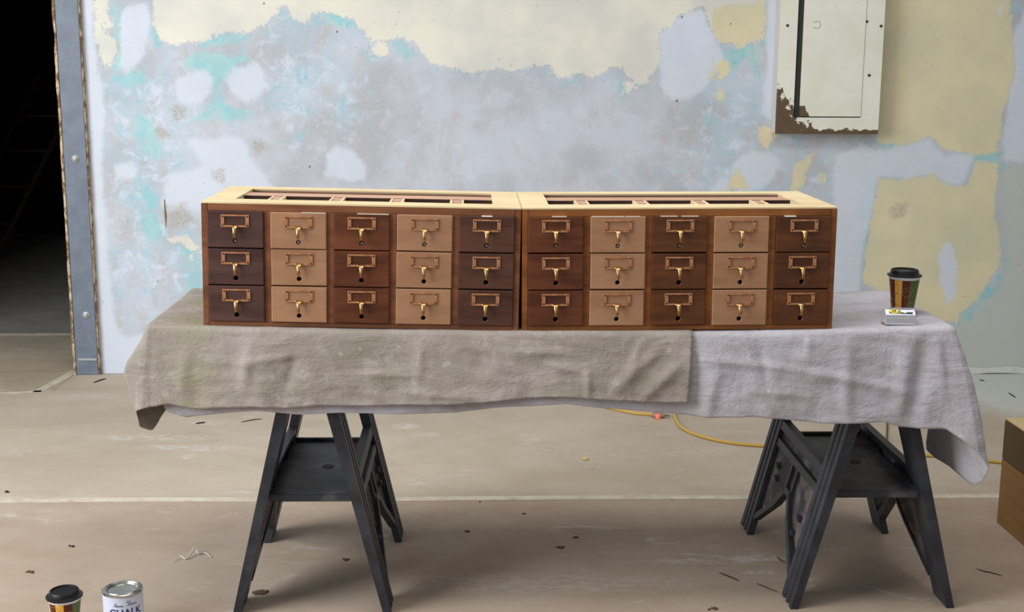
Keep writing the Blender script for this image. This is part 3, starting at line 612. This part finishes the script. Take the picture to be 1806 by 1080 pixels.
def hook_mesh():
    cz = FZ-FH+.003; path = [(-.0085, cz+.0014, .034, .0014), (-.0110, cz+.0008, .023, .0018), (-.0145, cz-.0008, .0150, .0022), (-.0175, cz-.0036, .0112, .0025), (-.0202, cz-.0080, .0092, .0027), (-.0218, cz-.0140, .0080, .0027), (-.0222, cz-.0190, .0078, .0027), (-.0216, cz-.0235, .0078, .0026), (-.0202, cz-.0272, .0072, .0023), (-.0190, cz-.0290, .0040, .0014)]
    n = 12; V = []; Fq = []; P = [Vector((DW/2, a, b)) for a, b, _, _ in path]
    for i, (a, b, wd, tk) in enumerate(path):
        tg = (P[min(i+1, len(P)-1)]-P[max(i-1, 0)]).normalized(); nr = Vector((1, 0, 0)).cross(tg)
        for k in range(n):
            q = 2*math.pi*k/n; V.append(P[i]+Vector((1, 0, 0))*wd/2*math.cos(q)+nr*tk*math.sin(q))
    for i in range(len(path)-1):
        for k in range(n): Fq.append((i*n+k, i*n+(k+1) % n, (i+1)*n+(k+1) % n, (i+1)*n+k))
    Fq += [tuple(range(n)), tuple((len(path)-1)*n+k for k in range(n))]
    return MB().add(V, Fq).mesh('pull', M['brass'], True)
pin_me = MB().lathe([(0, 0), (.0023, 0), (.0019, .0012), (0, .0016)], 10).mesh('pin', M['pin'], True)
rod_me = MB().lathe([(0, 0), (.0046, 0), (.0046, .012), (.0036, .0135), (0, .0138)], 14).mesh('rod_end', M['rod'], True)
hold_me, hook_me = holder_mesh(), hook_mesh()
M['pale_strip'] = plain('pale_edge_strip', (206, 190, 172), .6, 0, .3, .1, 80)  # pale strips along the top edge of some drawers
M['white_tag'] = plain('white_tape_tag', (232, 230, 226), .6)
dm = {k: drawer_mesh(M[k]) for k in ('dk_purple', 'dk_umber', 'dk_red', 'dk_brown', 'lt_tan')}
def cabinet(loc, rot, case, cols, label, edge_marks):
    root = empty('card_catalog_cabinet', loc, rot); tag(root, label, 'cabinet', 'card catalog cabinets')
    cm = M[case]; b = .0015
    MB().box(0, EX, 0, CD, 0, CH-.004, b).obj('side_panel', cm, root); MB().box(CW-EX, CW, 0, CD, 0, CH-.004, b).obj('side_panel', cm, root)
    MB().box(EX, CW-EX, 0, .02, CH-TR, CH-.004, .001).obj('top_rail', cm, root); MB().box(EX, CW-EX, 0, CD, 0, ZR[2]-.0015, .001).obj('bottom_rail', cm, root)
    for i in range(4): MB().box(XC[i]+DW, XC[i+1], 0, .02, ZR[2]-.0015, CH-TR+.001, .001).obj('stile', cm, root)
    MB().box(EX, CW-EX, CD-.012, CD, 0, CH-.004).obj('back_panel', cm, root)
    # raw wood top with its long opening
    o = .074; mb = MB(); z0, z1 = CH-.004, CH
    zl = CH-.020
    rects = [(0, CW, 0, o+.008), (0, CW, CD-.062, CD), (0, o, o+.008, CD-.062), (CW-o, CW, o+.008, CD-.062)]
    for (x0, x1, y0, y1) in rects: mb.box(x0, x1, y0, y1, z0, z1)
    mb.obj('top_frame', M['raw'], root)
    MB().box(EX, CW-EX, .02, o+.006, zl, z0).obj('top_underlay', M['raw_in'], root)
    MB().box(EX, CW-EX, CD-.060, CD-.012, CH-.0085, z0).obj('top_underlay', M['raw_in'], root)
    MB().box(EX, o-.001, o+.008, CD-.062, zl, z0).obj('top_underlay', M['raw'], root); MB().box(CW-o+.001, CW-EX, o+.008, CD-.062, zl, z0).obj('top_underlay', M['raw'], root)
    MB().box(EX, CW-EX, .217, .298, CH-.013, CH-.0042).obj('cross_rail', M['raw_in'], root)
    MB().box(EX, CW-EX, .2135, .2168, CH-.07, CH-.0050).obj('cross_shade_board', M['inner'], root)  # added dark board, its colour gives the shade in the top compartments
    for i in range(4):
        xa = XC[i]+DW+DG/2
        for d in (-.019, .012): MB().box(xa+d, xa+d+.007, .07, .2133, CH-.05, CH-.0044, .0008).obj('divider', M['raw'], root)
        MB().box(xa-.011, xa+.011, .150, .2133, CH-.05, CH-.0055).obj('divider_block', M['raw_in'], root)
    for k in range(2):
        z = ZR[k]-.0026; MB().box(EX, CW-EX, .03, CD-.012, z, z+.0018).obj('runner', M['inner'], root)
    MB().box(EX, CW-EX, CD-.02, CD-.0125, .02, zl-.03).obj('inner_back', M['inner'], root)
    for c in range(5):
        for r in range(3):
            jx, jz = random.uniform(-.0007, .0007), random.uniform(-.0005, .0005)
            d = link('drawer', dm[cols[c]], root, (XC[c]+jx, random.uniform(-.0012, .0012), ZR[r]+jz), (0, math.radians(random.uniform(-.15, .15)), 0))
            link('label_holder', hold_me, d); link('pull', hook_me, d)
            for px in (DW/2-FWd/2+.0048, DW/2+FWd/2-.0048):
                for pz in (FZ-.0046, FZ-FH+.0050): link('pin', pin_me, d, (px, -.0100, pz), (math.pi/2, 0, 0))
            if r == 0: link('rod_end', rod_me, d, (HOLE[0], .009, HOLE[1]), (math.pi/2, 0, 0))
            for (cc, x0, x1, mk) in edge_marks:
                if cc == c and r == 0: MB().box(x0, x1, -.0076, .004, DH-.0012, DH+.0007).obj('pale_edge' if mk == 'pale_strip' else 'tape_tag', M[mk], d)
    return root
ry = math.asin(.0150/CW)
cabinet((-.7075, 3.31, .8163), (0, ry, 0), 'case', ['dk_purple', 'lt_tan', 'dk_red', 'lt_tan', 'dk_umber'], 'wooden card catalog cabinet with its left column of drawers purplish umber', [(1, .080, .142, 'pale_strip'), (2, .06, .142, 'pale_strip'), (4, .058, .086, 'white_tag')])
cabinet((.1305, 3.31, .8016), (0, -math.asin(.0045/CW), 0), 'case_r', ['dk_red', 'lt_tan', 'dk_brown', 'lt_tan', 'dk_brown'], 'warmer brown wooden card catalog cabinet beside the paper coffee cup', [(0, .062, .10, 'pale_strip'), (1, .004, .088, 'pale_strip'), (1, .092, .13, 'pale_strip'), (2, .02, .065, 'pale_strip'), (2, .075, .12, 'pale_strip'), (4, .02, .05, 'white_tag')])

# ------------------------------------------------------------------ paper cups, tape measure, paint can
def cup_mat(name, ang):
    t = NT(name, .45, 0, .4); x, y, z = t.xyz(); a = t.math('ARCTAN2', y, x)
    def band(c0, c1): 
        return t.math('MULTIPLY', t.math('GREATER_THAN', a, c0), t.math('LESS_THAN', a, c1))
    mx = lambda u: math.asin(u)-math.pi/2+ang
    col = t.mix(band(mx(-.58), mx(-.08)), lin((88, 34, 16)), lin((228, 172, 66)))
    col = t.mix(t.math('MULTIPLY', band(mx(.46), mx(.98)), t.step(t.noise(None, 40, 3), .0, .35)), col, lin((86, 102, 50)))
    col = t.mix(band(mx(-.99), mx(-.93)), col, lin((214, 176, 120)))
    t.col(col); return t.m
M['lid'] = plain('black_lid_plastic', (16, 16, 17), .42, 0, .35)
M['cup_white'] = plain('white_paper', (222, 220, 226), .5)
M['swirl'] = plain('swirl_ink', (150, 122, 74), .5)
M['cup_print'] = cup_mat('cup_print', 0.0)
def cup(loc, rot, label, sc=1.0):
    root = empty('coffee_cup', loc, (0, 0, rot)); root.scale = (sc, sc, sc); tag(root, label, 'cup', 'paper coffee cups')
    H = .110; r0_, r1_ = .0285, .0425
    R = lambda z: r0_+(r1_-r0_)*z/H
    MB().lathe([(r0_, .0), (r0_, .001), (R(.002), .002), (R(H-.009), H-.009)], 48).obj('cup_body', M['cup_print'], root, True)
    MB().lathe([(R(H-.009)-.0004, H-.009), (R(H-.004)+.0002, H-.004), (R(H)+.0018, H-.001), (R(H)+.0018, H+.001), (R(H)-.001, H+.001)], 48).obj('rim', M['cup_white'], root, True)
    MB().lathe([(R(H)+.002, H-.001), (R(H)+.0045, H-.0005), (R(H)+.0045, H+.003), (R(H)+.001, H+.0045), (R(H)-.003, H+.006), (R(H)-.005, H+.016), (R(H)-.0065, H+.0175), (R(H)-.009, H+.0165), (R(H)-.010, H+.0135), (.012, H+.0130), (0, H+.0130)], 48).obj('lid', M['lid'], root, True)
    mb = MB()
    def sw(cx, cz, r, a0, a1, grow, k=40):
        pts = []
        for i in range(k):
            f = i/(k-1); a = a0+(a1-a0)*f; rr = r*(1-grow*f); s = cx+rr*math.cos(a); z = cz+rr*math.sin(a); th = s/.0375-math.pi/2
            if not .004 < z < H-.012: continue
            q = R(z)+.0001; pts.append((q*math.cos(th), q*math.sin(th), z))
        if len(pts) > 3: mb.tube(pts, .00055, 5)
    sw(.012, .066, .017, .2, 9.5, .75); sw(.024, .022, .016, 1.2, 10, .7); sw(-.030, .078, .018, -1.5, 2.0, .1); sw(-.012, .045, .022, -.6, 2.4, .2); sw(.034, .05, .02, 2, 7, .5); sw(-.018, .02, .012, 0, 5, .5); sw(-.04, .03, .02, 0, 6, .6)
    mb.obj('swirl_print', M['swirl'], root)
    return root
def zcl(x): return zt(x)+.0018
p = onz(1591, 552, .817); cup((p.x, p.y, zcl(p.x)+.001), math.radians(-2-math.degrees(math.atan2(p.x, p.y))), 'paper coffee cup with black lid standing on the drop cloth', 1.0)
p = onz(113, 1043, .124); cup((p.x, p.y, .0), math.radians(18), 'paper coffee cup with black lid on the floor beside the paint can', 1.0)

M['chrome'] = plain('chrome', (226, 226, 232), .2, .7, .6)
M['tm_yellow'] = plain('yellow_label', (236, 204, 60), .45); M['tm_black'] = plain('black_label', (20, 20, 20), .45); M['tm_white'] = plain('white_print', (232, 232, 232), .5); M['tm_olive'] = plain('olive_label', (150, 136, 60), .5)
p = onz(1590, 572, .816); tm = empty('tape_measure', (p.x, p.y+.028, zcl(p.x)+.001), (0, 0, math.radians(-5))); tag(tm, 'chrome tape measure with yellow label lying in front of the coffee cup', 'tape measure')
prof = [(-.026, .001), (-.028, .006), (-.028, .019), (-.0268, .021), (-.028, .0225), (-.028, .027), (-.0262, .0298), (-.012, .040), (-.004, .0425), (.014, .042), (.021, .040), (.026, .035), (.028, .028), (.028, .006), (.026, .001)]
body = MB().prism(prof, 1, lambda a, b, k: ((-.0405 if k == 0 else .0405), a, b)); bo = body.obj('case', M['chrome'], tm)
bv = bo.modifiers.new('bevel', 'BEVEL'); bv.width = .004; bv.segments = 3; bv.limit_method = 'ANGLE'; bv.angle_limit = math.radians(60)
SLO, SHI = Vector((-.0255, .0303)), Vector((-.0070, .0420)); SN = Vector((-(SHI.y-SLO.y), SHI.x-SLO.x)).normalized()
def slope(x, v, h): q = SLO.lerp(SHI, v)+SN*h; return (x, q.x, q.y)
def patch(poly, h0, h1, name, mat, par): return MB().prism(poly, 1, lambda a, b, k: slope(a, b, h0 if k == 0 else h1)).obj(name, mat, par)
def rect(x0, x1, v0, v1): return [(x0, v0), (x1, v0), (x1, v1), (x0, v1)]
patch([(-.034, .45), (-.028, .12), (.030, .06), (.033, .3), (.030, .92), (-.026, .95)], .0002, .0005, 'label_patch', M['tm_black'], tm)
lb = patch([(-.0315, .5), (-.024, .2), (-.0085, .16), (-.0085, .88), (-.024, .86)], .0005, .0009, 'label_patch', M['tm_yellow'], tm)
patch(rect(-.0065, .001, .14, .74), .0005, .0009, 'label_patch', M['tm_olive'], tm)
patch(rect(-.021, -.0185, .34, .74), .0009, .0012, 'printed_mark', M['tm_black'], lb); patch(rect(-.0195, -.0165, .34, .44), .0009, .0012, 'printed_mark', M['tm_black'], lb); patch(rect(-.0145, -.012, .34, .74), .0009, .0012, 'printed_mark', M['tm_black'], lb); patch(rect(-.016, -.0105, .66, .76), .0009, .0012, 'printed_mark', M['tm_black'], lb)
for x0_, x1_, v0_, v1_ in ((.0035, .0075, .30, .72), (.0085, .0125, .22, .66), (.0135, .0165, .24, .62)): patch(rect(x0_, x1_, v0_, v1_), .0005, .0009, 'printed_mark', M['tm_white'], tm)
MB().tube([(.040, .006, .034), (.046, .006, .035), (.0485, .006, .031), (.048, .006, .018), (.0455, .006, .0165)], .0022, 6).obj('belt_clip', M['rod'], tm)
MB().box(-.0445, -.0395, -.010, .006, .0, .004, .001).obj('hook_tab', M['copper'], tm)

def text_mesh(body, size, bold=0.0, shear=0.0):
    c = bpy.data.curves.new('t', 'FONT'); c.body = body; c.size = size; c.align_x = 'CENTER'; c.offset = bold; c.shear = shear
    o = bpy.data.objects.new('t', c); COL.objects.link(o); bpy.context.view_layer.update()
    me = bpy.data.meshes.new_from_object(o.evaluated_get(bpy.context.evaluated_depsgraph_get())); bpy.data.objects.remove(o, do_unlink=True); return me
M['tin'] = plain('tin', (188, 186, 178), .28, 1.0, .5, 0, 30, (170, 168, 160)); M['label_w'] = plain('can_label', (206, 208, 226), .5, 0, .4); M['navy'] = plain('navy_ink', (34, 58, 112), .5)
p = onz(216, 1038, .125); can = empty('paint_can', (p.x, p.y, 0), (0, 0, math.radians(22))); tag(can, 'white tin of paint with blue lettering on the floor', 'paint can')
CR = .0515
MB().lathe([(CR, 0), (CR+.001, .002), (CR, .004), (CR, .119)], 48).obj('can_body', M['label_w'], can, True)
MB().lathe([(CR+.0002, .1185), (CR+.0014, .120), (CR+.0014, .1245), (CR-.001, .126), (CR-.0045, .1255), (CR-.006, .1235), (CR-.009, .1232), (CR-.0105, .125), (CR-.0125, .1252), (CR-.0145, .1215), (.02, .1212), (0, .1214)], 48).obj('lid', M['tin'], can, True)
for body, size, zc, bold, sh in [('CHALK', .027, .068, .0007, 0), ('PAINT', .026, .040, .0007, 0)]:
    me = text_mesh(body, size, bold, sh)
    for v in me.vertices:
        th = v.co.x*1.0/CR-math.pi/2; v.co = Vector(((CR+.0004)*math.cos(th), (CR+.0004)*math.sin(th), zc+v.co.y))
    if body == 'CHALK': me.materials.append(M['navy']); link('lettering', me, can)
mb_ = MB()
def hand(pts, x0, z0, sc):
    P = [np.array(q, float) for q in pts]; out = []
    for i in range((len(P)-1)*8+1):
        q = cr(P, i/8); th = (x0+q[0]*sc)/CR-math.pi/2; out.append(((CR+.0003)*math.cos(th), (CR+.0003)*math.sin(th), z0+q[1]*sc))
    mb_.tube(out, .00045, 5)
hand([(0, 0), (1, 1.2), (2, 2.6), (2.3, 2.2), (2.4, 0), (1.2, .9), (2.6, .9), (3, .2), (3.3, 1), (3.7, .1), (4, 1), (4.5, .1), (4.8, 1), (5.3, .1), (5.6, 1), (6, .2), (6.5, .6), (6.4, 1), (6, .5), (6.6, 0), (7.6, .4)], -.032, .094, .0036)
hand([(2.0, 2.6), (1.0, 3.0), (.3, 2.2), (1.4, 1.4), (1.2, .2), (0, .1), (1.4, .3), (2.4, 2.6), (2.2, .1), (3, .8), (3.6, .9), (3.2, .1), (4, .2), (4.5, .9), (4.2, .1), (5, .8), (5.2, 0), (5.6, .9), (6.2, .8), (6.3, 0), (7, .4)], .002, .096, .0042)
mb_.obj('signature', M['navy'], can)

# ------------------------------------------------------------------ wooden box at the right
M['box_top'] = wood('box_top_wood', (196, 172, 122), (212, 190, 144), .6); M['box_upper'] = wood('box_dark_wood', (78, 58, 28), (100, 76, 40), .5, (40, 3, 14)); M['box_lower'] = wood('box_lower_wood', (140, 102, 52), (164, 124, 68), .5, (40, 2.2, 26))
bx = empty('wooden_chest', (1.752, 4.005, 0)); tag(bx, 'brown wooden chest with dark upper band standing on the floor', 'chest')
MB().box(0, .62, -.75, 0, 0, .222, .002).obj('lower_body', M['box_lower'], bx); MB().box(0, .62, -.75, 0, .2235, .355, .002).obj('upper_body', M['box_upper'], bx); MB().box(0, .62, -.75, 0, .3555, .361, .001).obj('top_board', M['box_top'], bx)

# ------------------------------------------------------------------ extension cords
M['cord'] = plain('yellow_cord', (200, 162, 70), .5, 0, .4); M['clear_plug'] = plain('dusty_plug', (150, 120, 108), .35)
def floor_pts(px, z): return [onz(a, b, z) for a, b in px]
def smooth_path(P, sub=8):
    P = [np.array(q, float) for q in P]; return [tuple(cr(P, i/sub)) for i in range((len(P)-1)*sub+1)]
e1 = empty('extension_cord', tuple(onz(1240, 772))); tag(e1, 'yellow extension cord curving across the paper floor behind the right sawhorse', 'cord')
def eobj(mb, name, mat, root, smooth=True):
    o = mb.obj(name, mat, None, smooth); o.parent = root; o.matrix_parent_inverse = Matrix.Translation(-Vector(root.location)); return o
eobj(MB().tube(smooth_path(floor_pts([(1150, 690), (1183, 712), (1190, 735), (1196, 747), (1206, 757), (1230, 768), (1260, 776), (1300, 783), (1350, 787), (1450, 793), (1560, 800), (1640, 804), (1700, 809), (1765, 816), (1850, 826)], .0065)), .0065, 8), 'cable', M['cord'], e1)
e2 = empty('extension_cord', tuple(onz(1150, 733))); tag(e2, 'short end of yellow cord with glowing red plug under the cloth hem', 'cord')
eobj(MB().tube(smooth_path(floor_pts([(1040, 712), (1090, 723), (1120, 729), (1152, 732)], .0065)), .0065, 8), 'cable', M['cord'], e2)
a, b = onz(1150, 732, .011), onz(1172, 733, .011)
eobj(MB().tube([a, a.lerp(b, .15), a.lerp(b, .8), b], [.009, .014, .014, .012], 12), 'plug_body', M['clear_plug'], e2)
g = bpy.data.materials.new('red_neon'); g.use_nodes = True; g.node_tree.nodes['Principled BSDF'].inputs['Base Color'].default_value = (.8, .05, .03, 1)
g.node_tree.nodes['Principled BSDF'].inputs['Emission Color'].default_value = (1, .12, .06, 1); g.node_tree.nodes['Principled BSDF'].inputs['Emission Strength'].default_value = 1.6
c = onz(1159, 733, .018); eobj(MB().tube([c+Vector((0, -.008, -.008)), c+Vector((0, -.010, 0)), c+Vector((0, -.008, .006))], [.006, .011, .006], 10), 'indicator_lamp', g, e2)
d_ = (b-a).normalized()
for k in (-1, 1):
    q = b+Vector((0, .007*k, 0)); eobj(MB().tube([q, q+d_*.022], .0022, 6), 'prong', M['rod'], e2)
M['wire'] = plain('dark_wire', (84, 70, 44), .6)
tag(MB().tube(smooth_path(floor_pts([(1565, 735), (1565, 752), (1564, 775)], .004)+floor_pts([(1561, 790)], .012)+floor_pts([(1562, 798)], .0185)+floor_pts([(1563, 806)], .016)), .004, 6).obj('wire', M['wire']), 'thin dark wire lying across the yellow cord behind the right sawhorse', 'wire')

# ------------------------------------------------------------------ tape seams on the paper floor
t = NT('floor_tape', .6, 0, .3); n1 = t.noise(None, 12, 5, .65); t.col(t.mix(t.step(n1, .4, .66), lin((212, 202, 182)), lin((190, 176, 152)))); M['tape'] = t.m
def strip(name, pts, wd, label):
    V = []; P = [Vector(q) for q in pts]
    for i, q in enumerate(P):
        d = (P[min(i+1, len(P)-1)]-P[max(i-1, 0)]).normalized(); n_ = Vector((-d.y, d.x, 0))
        for s, z in ((1, .0004), (-1, .0004), (-1, .0011), (1, .0011)): V.append((q.x+n_.x*s*wd/2, q.y+n_.y*s*wd/2, z))
    n = len(P); Fq = [(4*i+k, 4*i+(k+1) % 4, 4*i+4+(k+1) % 4, 4*i+4+k) for i in range(n-1) for k in range(4)]+[(0, 1, 2, 3), (4*n-1, 4*n-2, 4*n-3, 4*n-4)]
    tag(MB().add(V, Fq).obj(name, M['tape']), label, 'tape', 'tape strips on the floor')
strip('floor_tape', [(x, 4.262+.006*mn.noise(Vector((x*1.3, 0, 0))), 0) for x in np.linspace(-4.5, 4.5, 60)], .042, 'long pale tape strip crossing the whole floor behind the sawhorses')
strip('floor_tape', [(-4.5, 5.66, 0), (-3.2, 5.69, 0), (-2.161, 5.722, 0), (-1.985, 5.76, 0)], .030, 'pale tape strip at the left running into the doorway')
strip('floor_tape', [(-2.0, 5.74, 0), (-1.965, 6.0, 0), (-1.945, 6.22, 0)], .045, 'short pale tape strip beside the steel door jamb')
strip('floor_tape', [(-4.5, 6.98, 0), (-3.2, 7.0, 0), (-2.0, 7.02, 0)], .05, 'faint tape strip on the floor inside the dark doorway')

# ------------------------------------------------------------------ debris on the floor
M['splinter'] = plain('dark_splinter', (48, 38, 32), .8); M['crumb'] = plain('brown_crumb', (92, 66, 48), .9); M['plaster'] = plain('plaster_crumb', (200, 196, 188), .9); M['cookie'] = plain('tan_chip', (206, 186, 120), .8)
def splinter(pp, r, mat, label, name='wood_splinter', group='splinters on the floor'):
    r *= .55; P = smooth_path(floor_pts(pp, r*.9), 4); n = len(P)
    tag(MB().tube(P, [r*(.35+.65*math.sin(math.pi*(i+.5)/n)) for i in range(n)], 6).obj(name, M[mat], None, True), label, 'splinter', group)
splinter([(1268, 1010), (1280, 1015), (1293, 1020), (1303, 1025)], .004, 'splinter', 'long black splinter on the floor left of the right sawhorse')
splinter([(1334, 1029), (1350, 1036), (1372, 1045)], .0028, 'splinter', 'brown splinter touching the foot of the right sawhorse')
splinter([(1722, 1003), (1735, 1008), (1750, 1011), (1767, 1016)], .003, 'splinter', 'black splinter on the floor below the wooden chest')
splinter([(425, 745), (445, 741), (462, 739)], .004, 'splinter', 'thin dark stick under the cloth hem by left sawhorse')
splinter([(345, 747), (354, 746), (362, 745)], .006, 'splinter', 'dark splinter below the left end of the cloth')
splinter([(165, 675), (176, 671), (187, 668)], .006, 'splinter', 'dark splinter on the floor beside the steel door jamb')
splinter([(1728, 670), (1736, 672)], .005, 'splinter', 'small splinter near the wall, right of the cloth')
splinter([(1779, 693), (1786, 698), (1791, 701)], .005, 'splinter', 'small splinter at the right edge near the wall')
splinter([(1010, 948), (1021, 948)], .0045, 'crumb', 'short reddish splinter in the middle of the floor')
splinter([(1370, 982), (1376, 988), (1384, 993)], .004, 'crumb', 'brown splinter beside the near leg of right sawhorse')
def crumb(px, py, r, mat, label, name='debris_clump', n=5, flat=.5):
    c = onz(px, py); mb = MB(); rnd = random.Random(px*7+py)
    bm = bmesh.new()
    for i in range(n):
        s = r*rnd.uniform(.35, .6); off = Vector((rnd.uniform(-1, 1)*r*.8, rnd.uniform(-1, 1)*r*.5, s*flat))
        g_ = bmesh.ops.create_icosphere(bm, subdivisions=1, radius=s)
        for v in g_['verts']:
            v.co *= 1+rnd.uniform(-.3, .3); v.co.z *= flat; v.co += off; v.co.z = max(v.co.z, 0)
    me = bpy.data.meshes.new(name); bm.to_mesh(me); bm.free(); me.materials.append(M[mat])
    tag(link(name, me, None, (c.x, c.y, .0003)), label, 'debris', 'debris on the floor')
crumb(460, 1046, .020, 'crumb', 'brown clump of dirt between the left sawhorse feet', n=12, flat=.14)
crumb(611, 988, .012, 'crumb', 'small dirt clump near the right leg of the left sawhorse', n=6, flat=.18)
crumb(988, 966, .014, 'crumb', 'brown dirt clump in the middle of the floor', n=6, flat=.18)
crumb(823, 939, .009, 'crumb', 'small brown crumb left of the middle dirt clump', n=4)
crumb(125, 965, .009, 'splinter', 'dark crumb on the floor above the coffee cup', n=4)
crumb(14, 869, .010, 'splinter', 'dark crumb near the tape strip at the left edge', n=4)
crumb(53, 1010, .013, 'crumb', 'brown smear of dirt behind the floor cup', n=6, flat=.15)
crumb(1256, 1075, .012, 'crumb', 'brown crumb at the bottom edge, centre right', n=5, flat=.3)
crumb(847, 886, .007, 'splinter', 'tiny dark pebble on the long tape strip', n=3)
crumb(925, 907, .007, 'splinter', 'tiny black pebble in front of the long tape strip', n=3)
crumb(1186, 881, .008, 'plaster', 'white plaster chip on the long tape strip', n=3)
crumb(1043, 827, .008, 'plaster', 'white plaster crumb below the tan chip', n=3)
crumb(1166, 772, .009, 'plaster', 'white plaster crumbs left of the yellow cord', n=5)
crumb(972, 791, .007, 'plaster', 'white crumb on the floor left of the tan chip', n=2)
c = onz(1032, 811); tag(MB().lathe([(0, .0), (.012, .0), (.014, .004), (.010, .008), (0, .0085)], 14).obj('tan_chip', M['cookie'], None, True, (c.x, c.y, .0003)), 'round tan chip lying on the floor behind the long tape strip', 'debris', 'debris on the floor')
# curled plaster shaving
P = smooth_path([(onz(a, b).x, onz(a, b).y, z) for a, b, z in [(306, 993, .003), (316, 986, .010), (328, 988, .004), (338, 982, .012), (345, 976, .018), (349, 980, .008), (362, 978, .005), (373, 985, .003)]], 6)
tag(MB().tube(P, [.0026*(.3+.7*math.sin(math.pi*(i+.5)/len(P))) for i in range(len(P))], 6).obj('plaster_shaving', M['plaster'], None, True), 'curled white shaving on the floor left of the left sawhorse', 'debris', 'debris on the floor')
